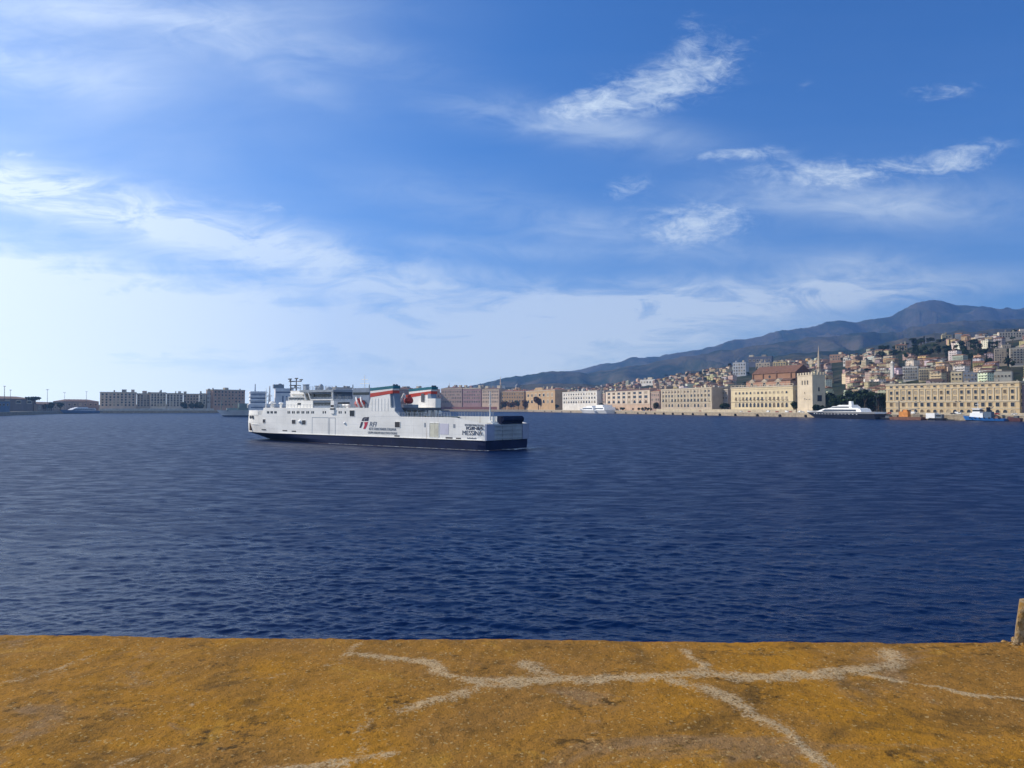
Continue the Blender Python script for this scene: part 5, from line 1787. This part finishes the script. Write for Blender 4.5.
# blue tugboat
p, a, L, dm = boat_frame(1006, 962.5, 8)
T = thing('tugboat', 'blue tugboat with white wheelhouse moored before the long cream palace', 'tugboat', (p.x, p.y, 0), a)
Z = lambda y: zpx(y, dm)
b = MB(); hull(b, L, 9, Z(418.4), Z(415.8), 0, .08, .4, mi_boot=1); b.build('hull', [BB, BD], T)
b = MB(); house_tier(b, L, .48, .80, 3.0, Z(417.5), Z(413.0), .3, .6); house_tier(b, L, .56, .74, 2.4, Z(413.0), Z(408.6), .3, .3); b.build('wheelhouse', BW, T)
b = MB(); house_tier(b, L, .555, .735, 2.46, Z(411.4), Z(409.8), .2, .2); b.build('window_strip', BG, T)
b = MB(); b.box(L * .52, L * .76, -2.7, 2.7, Z(408.6), Z(408.2)); b.cyl((L * .64, 0, Z(408.2)), (L * .64, 0, Z(401.5)), .2, .1, 6); b.box(L * .60, L * .68, -1.2, 1.2, Z(404.6), Z(404.3)); b.build('mast', BW, T)
b = MB()
for y in (-1.5, 1.5): b.cyl((L * .40, y, Z(417)), (L * .40, y, Z(407.2)), .95, .8, 10)
b.build('funnel', BD, T)
b = MB(); house_tier(b, L, .30, .48, 2.6, Z(417.8), Z(411.8), .2, .2); b.cyl((L * .46, 0, Z(412)), (L * .26, 1, Z(406.5)), .35, .25, 6); b.build('deck_crane', mat('tug_deck', (.07, .11, .17), .6, .2, 1), T)
b = MB(); b.cyl((L * .2, -1.4, Z(417)), (L * .2, 1.4, Z(417)), 1.0, 1.0, 10); b.box(L * .14, L * .26, -1.8, 1.8, Z(418.6), Z(417.2)); b.build('towing_winch', BR, T)
b = MB()
for i in range(7): b.cyl((L * (.1 + .11 * i), 4.3, Z(417.9)), (L * (.1 + .11 * i), 4.75, Z(417.9)), .6, .6, 8)
b.build('tyre', M_black, T)

# white workboat
p, a, L, dm = boat_frame(944, 926.5, 7)
T = thing('workboat', 'small boat with white box cabin and dark hull, left of the blue tugboat', 'boat', (p.x, p.y, 0), a)
Z = lambda y: zpx(y, dm)
b = MB(); hull(b, L, 5.4, Z(418.2), Z(417.8), 0, .06, .3); b.build('hull', BD, T)
b = MB(); b.box(L * .46, L * .97, -2.3, 2.3, Z(418.6), Z(413.2)); b.build('cabin', BW, T)
b = MB(); b.box(L * .08, L * .43, -2, 2, Z(418.2), Z(414.2)); b.cyl((L * .2, 0, Z(414)), (L * .2, 0, Z(411)), .15, .1, 6); b.build('afterhouse', mat('boat_slate', (.12, .15, .19), .5, .2, 1), T)
b = MB(); b.box(L * .12, L * .4, -2.05, 2.05, Z(416.4), Z(415.0)); b.build('window_strip', BG, T)

# crane barge
p, a, L, dm = boat_frame(923, 893, 9)
T = thing('crane_barge', 'rusty barge carrying an orange crane cab before the long cream palace', 'barge', (p.x, p.y, 0), a)
Z = lambda y: zpx(y, dm)
b = MB(); b.prism([(0, -.6), (L, -.6), (L + 1.5, Z(417)), (-1, Z(417))], -4.5, 4.5, 'y'); b.build('hull', BR, T)
b = MB(); b.box(L * .46, L * .76, -2.2, 2.2, Z(416.8), Z(411.6)); b.box(L * .5, L * .64, -1.6, 1.6, Z(411.6), Z(409.6)); b.build('crane_cab', BO, T)
b = MB(); b.cyl((L * .80, 0, Z(416.8)), (L * .80, 0, Z(401.0)), .5, .35, 6); b.cyl((L * .7, 0, Z(411)), (L * .12, 0, Z(408.4)), .45, .3, 6); b.build('jib', M_steel, T)
b = MB(); b.box(L * .06, L * .3, -2, 2, Z(416.9), Z(414.4)); b.box(L * .84, L * .97, -1.5, 1.5, Z(416.9), Z(415.2)); b.build('deck_gear', mat('deck_gear', (.20, .17, .13), .8, .3, 1), T)

# dark low boats
for (xs, xb, off, c, lab, z1) in ((893, 878.5, 10, BD, 'low dark flat boat between the dark-hulled yacht and the crane barge', 417.0), (1021, 1007, 7, mat('boat_wine', (.10, .045, .05), .5, .3, .6), 'dull wine red low boat astern of the blue tugboat', 417.0)):
    p, a, L, dm = boat_frame(xs, xb, off)
    T = thing('small_boat', lab, 'boat', (p.x, p.y, 0), a)
    b = MB(); hull(b, L, 4.6, zpx(418, dm), zpx(416.6, dm), 0, .1, .4); b.build('hull', c, T)
    b = MB(); house_tier(b, L, .2, .5, 1.5, zpx(418, dm), zpx(415.6, dm), .2, .5); b.build('cabin', M_steel, T)

# long boat on the left quay
p, a, L, dm = boat_frame(98, 60, 10)
T = thing('passenger_boat', 'long low blue and white passenger boat moored at the left quay', 'boat', (p.x, p.y, 0), a)
Z = lambda y: zpx(y, dm)
b = MB(); hull(b, L, 11, Z(410.6), Z(409.6), 0, .12, .4, mi_boot=1); b.build('hull', [mat('boat_steel_blue', (.12, .19, .33), .5, .2, .2), BD], T)
b = MB(); house_tier(b, L, .1, .78, 4.4, Z(410.4), Z(408.2), 2, 10); house_tier(b, L, .3, .66, 3.6, Z(408.2), Z(407.2), 2, 8); b.build('deckhouse', BW, T)
b = MB(); house_tier(b, L, .13, .74, 4.5, Z(409.6), Z(408.8), 2, 6); b.build('window_strip', BG, T)

# moored ferry beyond the bow of the main ferry
def far_ferry():
    Y0 = 760.0
    pb, ps = ray(216.5, 900), ray(392, 980)
    d = pb - ps; L = d.length; a = math.atan2(d.y, d.x)
    T = thing('moored_ferry', 'white and blue ferry moored far behind the bow of the large ferry', 'ferry', (ps.x, ps.y, 0), a)
    dm = 920; Z = lambda y: zpx(y, dm)
    fx = lambda x: ((x - CX) / F * dm - ps.x) * math.cos(a) + (dm - ps.y) * math.sin(a) if False else L * (1 - (x - 216.5) / (392 - 216.5))
    white = mat('ferry_off_white', (.82, .80, .78), .5, .15, .08); blue = mat('ferry_pale_blue', (.70, .70, .72), .5, .2, .1); dk = mat('ferry_dark_blue', (.12, .16, .25), .5, .2, .1)  # hull white, pale deckhouse tone, dark blue for boot and windows
    b = MB(); hull(b, L, 24, Z(411.0), Z(410.0), 0, .04, .22, mi_boot=1); b.build('hull', [white, dk], T)
    def tier(name, x0, x1, y0, y1, w, m, ya=None):
        b = MB(); b.box(fx(x1), fx(x0), -w, w, Z(y0), Z(y1)); return b.build(name, m, T)
    tier('deck_house', 246, 388, 411, 404.2, 11, blue); tier('deck_house', 247.5, 263, 404.2, 391.5, 9, blue)
    for y in (407.4, 402.4, 398.6, 395.0): tier('window_strip', 248, 262.5 if y < 404 else 300, y + .5, y - .5, 9.1 if y < 404 else 11.1, dk)
    for y in (404.1, 400.4, 396.8, 392.8): tier('deck_edge', 246.5, 264, y + .25, y - .25, 10.2, white)
    tier('accommodation', 271.5, 289, 404, 388.3, 8.6, blue); tier('window_strip', 272, 287, 393.0, 391.6, 8.7, dk)
    for x in (278, 281.5, 285): tier('window', x, x + 1.4, 402, 396, 8.66, dk)
    tier('funnel', 269.8, 280.0, 388.2, 384.4, 5, mat('ferry_funnel_grey', (.20, .23, .26), .6, .2, .1))
    b = MB(); b.dome((fx(276.5), 0, Z(384.4)), 2.2, 1.4, 10, 4); b.build('radar_dome', mat('ferry_funnel_grey'), T)
    b = MB(); b.cyl((fx(266.5), 0, Z(404)), (fx(266.5), 0, Z(386)), 1.6, .7, 8); b.box(fx(269), fx(264.4), -1.5, 1.5, Z(396.2), Z(395.4)); b.build('mast', white, T)
    b = MB(); b.cyl((fx(252.6), 0, Z(391.5)), (fx(252.6), 0, Z(384)), .7, .4, 6); b.build('aerial', dk, T)
    b = MB()
    for x, y in ((221, 400), (233, 403), (236.5, 401.5)): b.cyl((fx(x), 0, Z(410.5)), (fx(x), 0, Z(y)), .6, .35, 6)
    b.box(fx(246), fx(226), -6, 6, Z(410.8), Z(408.0)); b.box(fx(244), fx(237), -8, 8, Z(408), Z(403.4)); b.build('deck_gear', mat('ferry_deck_gear', (.22, .28, .27), .6, .4, .12), T)


far_ferry()
# pale building seen over the main ferry's houses
palazzo('apartment_block', 'pale beige block with dark openings seen between the ferry canopy and machinery house', 'apartment block', 335.5, 352.2, 387.6, [(391, 1.6, .5, 'rect'), (394.6, 2.4, .55, 'rect'), (399, 2.0, .5, 'rect')], 6, W_white, s=80, depth=24)
palazzo('apartment_block', 'dull red block showing between the two funnels of the ferry', 'apartment block', 396, 416, 388.8, [(392, 1.5, .4, 'rect'), (396, 1.6, .4, 'rect'), (400.5, 1.6, .4, 'rect')], 7, W_red, s=70, depth=24, roof='hip')
palazzo('apartment_block', 'dark brown block directly behind the second funnel of the ferry', 'apartment block', 417, 440, 389.2, [(392, 1.5, .4, 'rect'), (396, 1.6, .4, 'rect'), (400.5, 1.6, .4, 'rect')], 8, W_brown, s=75, depth=24, roof='hip')

# ------------------------------------------------------------------ cars and vans on the quay
def car_proto(kind):
    b = MB()
    if kind == 'car':
        body = [(-2.1, .35), (2.1, .35), (2.15, .8), (1.3, .95), (.75, 1.45), (-1.2, 1.48), (-1.9, .98), (-2.15, .9)]
        b.prism(body, -.85, .85, 'y')
        g = MB().prism([(1.12, 1.0), (.7, 1.4), (-1.12, 1.42), (-1.62, 1.0)], -.87, .87, 'y')
    else:
        body = [(-2.6, .4), (2.6, .4), (2.65, 1.1), (2.1, 1.3), (1.6, 2.2), (-2.6, 2.3)]
        b.prism(body, -1, 1, 'y')
        g = MB().prism([(2.05, 1.35), (1.6, 2.05), (.7, 2.05), (.7, 1.35)], -1.02, 1.02, 'y')
    wl = MB(); r = .34
    wl.cyl((0, -.12, 0), (0, .12, 0), r, r, 12)
    return b.mesh('body', M_carpaint), g.mesh('car_window', BG), wl.mesh('wheel', M_black), kind


M_carpaint = mat('car_paint', objcol=True, rough=.3, vary=.05, spec=.5)
CP = {k: car_proto(k) for k in ('car', 'van')}
CARC = {'white': (.75, .75, .74), 'silver': (.45, .46, .48), 'dark grey': (.06, .06, .07), 'red': (.35, .03, .03), 'blue': (.05, .10, .30)}
CARS = []
r_ = random.Random(8)
spots = [(598, 'car'), (603.5, 'van'), (611, 'car'), (620, 'car'), (631, 'car'), (644, 'car'), (700, 'car'), (741, 'car'), (749, 'car'), (768, 'van'), (777, 'car'), (787, 'van'), (790.5, 'car'), (799.5, 'van'), (803, 'car'),
         (884, 'car'), (889, 'car'), (912, 'van'), (936, 'car'), (953, 'car'), (958, 'van'), (985, 'car'), (997, 'car'), (1014, 'car')]
for i, (x, k) in enumerate(spots):
    s_ = 9.0 if k == 'car' else 11.0
    if 656 < x < 796: s_ = 7
    d = float(dq(x)) + s_; p = ray(x, d)
    cn = 'white' if k == 'van' else r_.choice(list(CARC))
    T = bpy.data.objects.new('parked_' + k, None); COL.objects.link(T); T.location = (p.x, p.y, QZ + .06); T.rotation_euler = (0, 0, facing(x) + R(r_.choice([0, 180, 8])))
    bm_, gm, wm, _ = CP[k]
    link('body', bm_, T, None, CARC[cn]); link('car_window', gm, T)
    for sx in (-1.35, 1.35):
        for sy in (-.78, .78): link('wheel', wm, T, (sx * (1.2 if k == 'van' else 1), sy * (1.15 if k == 'van' else 1), .34))
    ref = next(n for a, c, n in LM if a <= x < c)
    CARS.append(dict(o=T, x=x, base=f'{cn} {k} parked on the quay before {ref}', k=k))
from collections import defaultdict as _dd
_g = _dd(list)
for c in CARS: _g[c['base']].append(c)
for base, cs in _g.items():
    cs.sort(key=lambda c: c['x'])
    for i, c in enumerate(cs):
        tag(c['o'], base + ('' if len(cs) == 1 else (', leftmost' if i == 0 else (', rightmost' if i == len(cs) - 1 else ', second from left'))), c['k'], 'vehicles parked on the quay')

# ------------------------------------------------------------------ lamp masts
def lamp(x, s, ytop, label, heads=2, r=.28):
    d = float(dq(x)) + s; p = ray(x, d); z0 = QZ - .3; h = zpx(ytop, d) - z0
    T = thing('lamp_mast', label, 'lamp mast', (p.x, p.y, z0), R(-30), 'lamp masts on the quays')
    b = MB(); b.cyl((0, 0, 0), (0, 0, h), r, r * .6, 7); b.build('pole', M_steel, T)
    for k in range(heads):
        a = k * 2 * math.pi / heads
        b = MB(); b.cyl((0, 0, h - .3), (math.cos(a) * 1.6, math.sin(a) * 1.6, h), .12, .1, 5); b.box(math.cos(a) * 1.6 - .7, math.cos(a) * 1.6 + .7, math.sin(a) * 1.6 - .5, math.sin(a) * 1.6 + .5, h - .1, h + .5)
        b.build('lamp_head', M_steel, T)


lamp(4.4, 30, 386.4, 'tallest dark lamp mast at the left picture edge', 2, .5)
lamp(10.4, 40, 390.2, 'lamp mast just right of the tallest one at the left edge', 2, .35)
lamp(47.4, 30, 389.8, 'lamp mast with a broad head right of the umbrella pine', 4, .4)
lamp(64.6, 60, 392.6, 'short lamp mast between broad-headed mast and long blue boat', 3, .3)
lamp(86.4, 50, 391.8, 'lamp mast behind the long blue passenger boat', 2, .35)
lamp(847.2, 16, 398.0, 'lamp mast among dark trees behind the dark-hulled yacht', 2, .14)
lamp(876.6, 16, 396.0, 'lamp mast at the right end of the dark park trees', 2, .14)
lamp(899.6, 13, 400.6, 'lamp mast behind the orange crane cab', 1, .14)
lamp(776, 70, 372.0, 'thin tall mast in front of the brown church roof', 1, .2)
lamp(822.6, 200, 357.0, 'thin tall mast just right of the stone bell tower', 1, .22)

for x, yt in ((548, 402), (574, 402), (632, 401), (690, 400.5), (762, 400), (808, 399.5), (918, 402), (958, 401.5)):
    ref = next(n for a, c, n in LM if a <= x < c)
    lamp(x, 5, yt, f'thin lamp mast on the quay edge before {ref}', 2, .12)

# ------------------------------------------------------------------ the lichen-covered wall top in front
PH = .60; PZ = H - PH


def unp(x, y):
    d = PH * F / (y - HY)
    return ((x - CX) / F * d, d)


VEINS = [
    ([(512, 678.5), (532, 676.5), (557, 675), (600, 676), (637, 675), (660, 675.5), (677, 674), (695, 671.5), (712, 672.5), (745, 674), (772, 675), (795, 672), (812, 673.5), (837, 669), (857, 666), (872, 665.5), (887, 662.5), (894, 657), (888, 652), (882, 648)], .022, 1.0),
    ([(530, 662), (541, 668), (549, 675)], .022, 1.0), ([(545, 668), (556, 671)], .012, .9),
    ([(683, 648), (690, 655), (702, 662), (698, 668), (712, 672)], .012, .9),
    ([(857, 670), (880, 676), (912, 682), (935, 685), (962, 691), (990, 694), (1024, 696), (1060, 698)], .011, .95),
    ([(637, 675), (660, 677), (682, 682), (705, 688), (727, 695), (738, 702), (747, 712), (765, 720), (782, 730), (798, 742), (812, 755), (832, 768), (860, 790)], .017, .95),
    ([(657, 732), (653, 742), (660, 752)], .008, .4),
    ([(350, 651), (375, 653), (400, 656), (420, 658), (435, 662), (440, 668), (445, 672), (462, 674), (480, 677), (512, 678.5)], .014, .95),
    ([(482, 682), (470, 688), (445, 695), (425, 699), (400, 705)], .017, .85),
    ([(470, 676), (490, 684), (520, 681)], .02, .9),
    ([(350, 652), (335, 660), (320, 665), (290, 671), (255, 678)], .009, .5),
    ([(357, 642), (350, 651)], .012, .6),
    ([(392, 749), (370, 752), (350, 755), (335, 758), (320, 760), (295, 761), (270, 763), (250, 770)], .014, .85),
    ([(372, 714), (364, 724), (368, 738), (362, 752)], .010, .45),
    ([(105, 770), (120, 758), (150, 748), (190, 741)], .010, .6),
    ([(40, 672), (58, 667), (78, 660), (102, 652)], .008, .6), ([(0, 681), (30, 676)], .008, .4),
    ([(110, 682), (140, 681), (165, 679)], .012, .3), ([(560, 735), (640, 733)], .02, .22)]


def lichen_material():
    m = bpy.data.materials.new('lichen_mortar'); m.use_nodes = True
    t = m.node_tree; b = t.nodes['Principled BSDF']; N = Nodes(t)
    o = N.new('ShaderNodeTexCoord').outputs['Object']
    big = N.noise(o, 1.5, 4, .6, .6); mid = N.noise(o, 7, 5, .65, .5); fine = N.noise(o, 85, 4, .72); grit = N.noise(o, 240, 3, .7)
    crumb = N.new('ShaderNodeTexVoronoi'); N.put(crumb.inputs['Vector'], o); crumb.inputs['Scale'].default_value = 230
    cell = N.sep(crumb.outputs['Color'])[0]
    blot = N.noise(o, 2.3, 6, .66, 1.0); blot2 = N.noise(N.mapv(o, (1, 1, 1), (0, 0, R(40)), (3.1, 1.7, 0)), 3.6, 6, .68, 1.2)
    c = N.mix(N.ss(big, .38, .62), (.350, .164, .016), (.272, .136, .030))             # golden to tan lichen
    c = N.mix(N.ss(mid, .45, .66, 0, .55), c, (.170, .088, .020))
    c = N.mix(N.ss(blot, .54, .66, 0, .75), c, (.240, .150, .075))                        # bare worn grey brown patches
    c = N.mix(N.ss(blot2, .54, .68, 0, .8), c, (.125, .068, .018))
    c = N.mix(N.m('MULTIPLY', N.ss(N.noise(o, 5.5, 5, .7, .6), .50, .66), N.ss(N.noise(o, 40, 4, .7), .48, .60)), c, (.075, .042, .012))                       # dark stains
    c = N.mix(N.ss(blot2, .30, .42, .55, 0), c, (.420, .225, .030))
    c = N.mix(N.ss(fine, .54, .72, 0, .45), c, (.085, .048, .014))
    c = N.mix(N.ss(fine, .24, .40, .5, 0), c, (.46, .29, .065))
    c = N.mix(N.m('MULTIPLY', N.m('GREATER_THAN', cell, .965), .45), c, (.50, .37, .17))
    c = N.mix(N.m('MULTIPLY', N.m('LESS_THAN', cell, .08), .35), c, (.05, .032, .012))
    c = N.mix(N.ss(grit, .64, .76, 0, .3), c, (.46, .30, .09))
    c = N.mix(N.ss(grit, .26, .38, .32, 0), c, (.06, .038, .012))
    at = N.new('ShaderNodeAttribute', attribute_name='vein')
    w = N.m('ADD', at.outputs['Fac'], N.m('ADD', N.m('MULTIPLY', N.m('SUBTRACT', fine, .5), 1.4), N.m('ADD', N.m('MULTIPLY', N.m('SUBTRACT', N.noise(o, 13, 5, .7), .5), 2.6), N.m('MULTIPLY', N.m('SUBTRACT', cell, .5), .35))))
    vm = N.ss(w, .36, 1.05, 0, .78)
    vc = N.mix(N.ss(grit, .35, .65), (.34, .235, .115), (.54, .42, .26))
    vc = N.mix(N.m('MULTIPLY', N.m('LESS_THAN', cell, .16), .7), vc, (.16, .10, .045))
    c = N.mix(vm, c, vc)
    N.put(b.inputs['Base Color'], c); b.inputs['Roughness'].default_value = .95; b.inputs['Specular IOR Level'].default_value = .1
    h = N.m('ADD', N.m('ADD', N.m('MULTIPLY', fine, .6), N.m('MULTIPLY', grit, .3)), N.m('MULTIPLY', cell, .12))
    N.put(b.inputs['Normal'], N.bump(h, .9, .007))
    return m


def seg_dist(X, Y, pts):
    d = np.full(X.shape, 9.0)
    for (x0, y0), (x1, y1) in zip(pts[:-1], pts[1:]):
        dx, dy = x1 - x0, y1 - y0; L2 = dx * dx + dy * dy + 1e-12
        t = np.clip(((X - x0) * dx + (Y - y0) * dy) / L2, 0, 1)
        d = np.minimum(d, np.hypot(X - x0 - t * dx, Y - y0 - t * dy))
    return d


def build_parapet():
    M = lichen_material()
    # far edge from the left (row 635.5) to the right (row 643.5)
    x = np.concatenate([np.arange(-6, -2.6, .03), np.arange(-2.6, 2.6, .0055), np.arange(2.6, 6, .03)]); n = 300
    eL, eR = unp(0, 632.6), unp(1024, 641.2)
    edge = eL[1] + (x - eL[0]) / (eR[0] - eL[0]) * (eR[1] - eL[1])
    edge = edge + .008 * vnoise(x * 3, x * 0 + 3.3) + .005 * vnoise(x * 22, x * 0 + 7.7) + .004 * vnoise(x * 70, x * 0 + 1.7)
    v = np.linspace(0, 1, n)[:, None]
    near = .55
    X = np.broadcast_to(x[None, :], (n, len(x))).copy(); Y = near + (edge[None, :] - near) * v
    Z = .007 * fbm(X * 2.4, Y * 2.4, 3) + .003 * fbm(X * 9, Y * 9, 3) + .0022 * fbm(X * 45, Y * 45, 3, .65)
    e = edge[None, :] - Y
    Z -= .003 * np.exp(-e / .006)
    vein = np.zeros_like(X)
    wx = .012 * fbm(X * 18, Y * 18, 2); wy = .012 * fbm(X * 18 + 9, Y * 18 + 4, 2)
    for pts, w, k in VEINS:
        P = [unp(*p) for p in pts]
        d = seg_dist(X + wx, Y + wy, P)
        vein = np.maximum(vein, k * np.clip(1.20 - d / (w * 1.8), 0, 1))
    Z += .002 * np.clip(vein - .4, 0, 1)
    top = np.stack([X, Y, PZ + Z], -1)
    # outer face going down to the sea
    rows = [top]
    zs = [.03, .08, .2, .5, 1.2, 3, 6, 11.5]
    for q in zs:
        r = top[-1].copy(); r[:, 1] += .006 + q * .02 + .01 * vnoise(x * 8, x * 0 + q * 5); r[:, 2] = r[:, 2] - q
        rows.append(r[None])
    front = top[0].copy()[None]; front[..., 2] -= 1.1
    pts = np.concatenate([front] + rows, 0)
    me = grid_mesh('parapet_wall', pts, M)
    at = me.attributes.new('vein', 'FLOAT', 'POINT')
    val = np.concatenate([np.zeros((1, len(x))), vein, np.zeros((len(zs), len(x)))], 0)
    at.data.foreach_set('value', val.reshape(-1).astype(np.float32))
    o = link('parapet_wall', me)
    tag(o, 'broad wall top covered in golden lichen with pale mortar veins along the bottom', 'wall')


build_parapet()


def build_block():
    x0, d0 = unp(1023, 641)
    zt = H - (597 - HY) * (d0 + .07) / F - PZ
    nx, ny, nz = 60, 40, 50
    me = bpy.data.meshes.new('stone_block')
    bm = bmesh.new(); bmesh.ops.create_cube(bm, size=1)
    bmesh.ops.subdivide_edges(bm, edges=bm.edges, cuts=44, use_grid_fill=True)
    w, dp = .62, .095
    for v in bm.verts:
        p = v.co
        X = (p.x + .5) * w; Yy = (p.y + .5) * dp - .025; Zz = (p.z + .5) * (zt + 1.5) - 1.5
        c = np.array([X * 14, Yy * 14 + Zz * 9])
        n1 = float(vnoise(np.array([X * 12 + Zz * 9]), np.array([Yy * 12 - Zz * 7]))[0]); n2 = float(vnoise(np.array([X * 45 + 3]), np.array([Yy * 45 + Zz * 45]))[0])
        r = .012 * n1 + .007 * n2
        lean = .016 * (1 - max(0, Zz) / zt) if p.x < -.45 else 0
        v.co = (x0 * (1 + (Yy - .03) / d0) + X + (r if p.x < 0 else -r) - lean * 1.0, d0 + Yy + r, PZ + Zz + (r * .8 if p.z > .4 else 0))
        if p.z > .46 and p.x < -.40: v.co.z -= .012
    bm.to_mesh(me); bm.free()
    me.polygons.foreach_set('use_smooth', [True] * len(me.polygons))
    me.materials.append(stone_material())
    T = link('stone_block', me)
    tag(T, 'rough broken stone block standing on the right end of the lichen wall top', 'stone block')
    # mortar fillet and crumbs at its foot
    r_ = random.Random(2); b = bmesh.new()
    for i in range(90):
        t = r_.random(); r = .003 + .013 * (1 - t) * r_.random() + .002
        X = x0 - .060 * t ** 1.2 + r_.uniform(-.004, .03); Y = d0 - .02 - r_.uniform(0, .10) + .03
        res = bmesh.ops.create_icosphere(b, subdivisions=2, radius=r)
        sc = (r_.uniform(.8, 1.6), r_.uniform(.8, 1.4), r_.uniform(.6, 1.2))
        for v in res['verts']:
            v.co = Vector((v.co.x * sc[0] * r_.uniform(.9, 1.1) + X, v.co.y * sc[1] + Y, v.co.z * sc[2] * r_.uniform(.9, 1.1) + PZ + r * .3 + .020 * (1 - t) * r_.random()))
    me = bpy.data.meshes.new('mortar_fillet'); b.to_mesh(me); b.free(); me.materials.append(stone_material())
    link('mortar_fillet', me, T)


def stone_material():
    if 'block_stone_face' in MATS: return MATS['block_stone_face']
    m = bpy.data.materials.new('block_stone_face'); m.use_nodes = True
    t = m.node_tree; b = t.nodes['Principled BSDF']; N = Nodes(t)
    o = N.new('ShaderNodeTexCoord').outputs['Object']
    n = N.noise(o, 22, 5, .65); f = N.noise(o, 110, 4, .7)
    c = N.mix(N.ss(n, .38, .62), (.40, .31, .20), (.33, .18, .045))
    c = N.mix(N.ss(f, .55, .7, 0, .85), c, (.05, .035, .022))
    c = N.mix(N.ss(f, .25, .40, .6, 0), c, (.58, .48, .34))
    N.put(b.inputs['Base Color'], c); b.inputs['Roughness'].default_value = .95; b.inputs['Specular IOR Level'].default_value = .1
    N.put(b.inputs['Normal'], N.bump(N.m('ADD', f, n), 1.0, .012))
    MATS['block_stone_face'] = m
    return m


build_block()
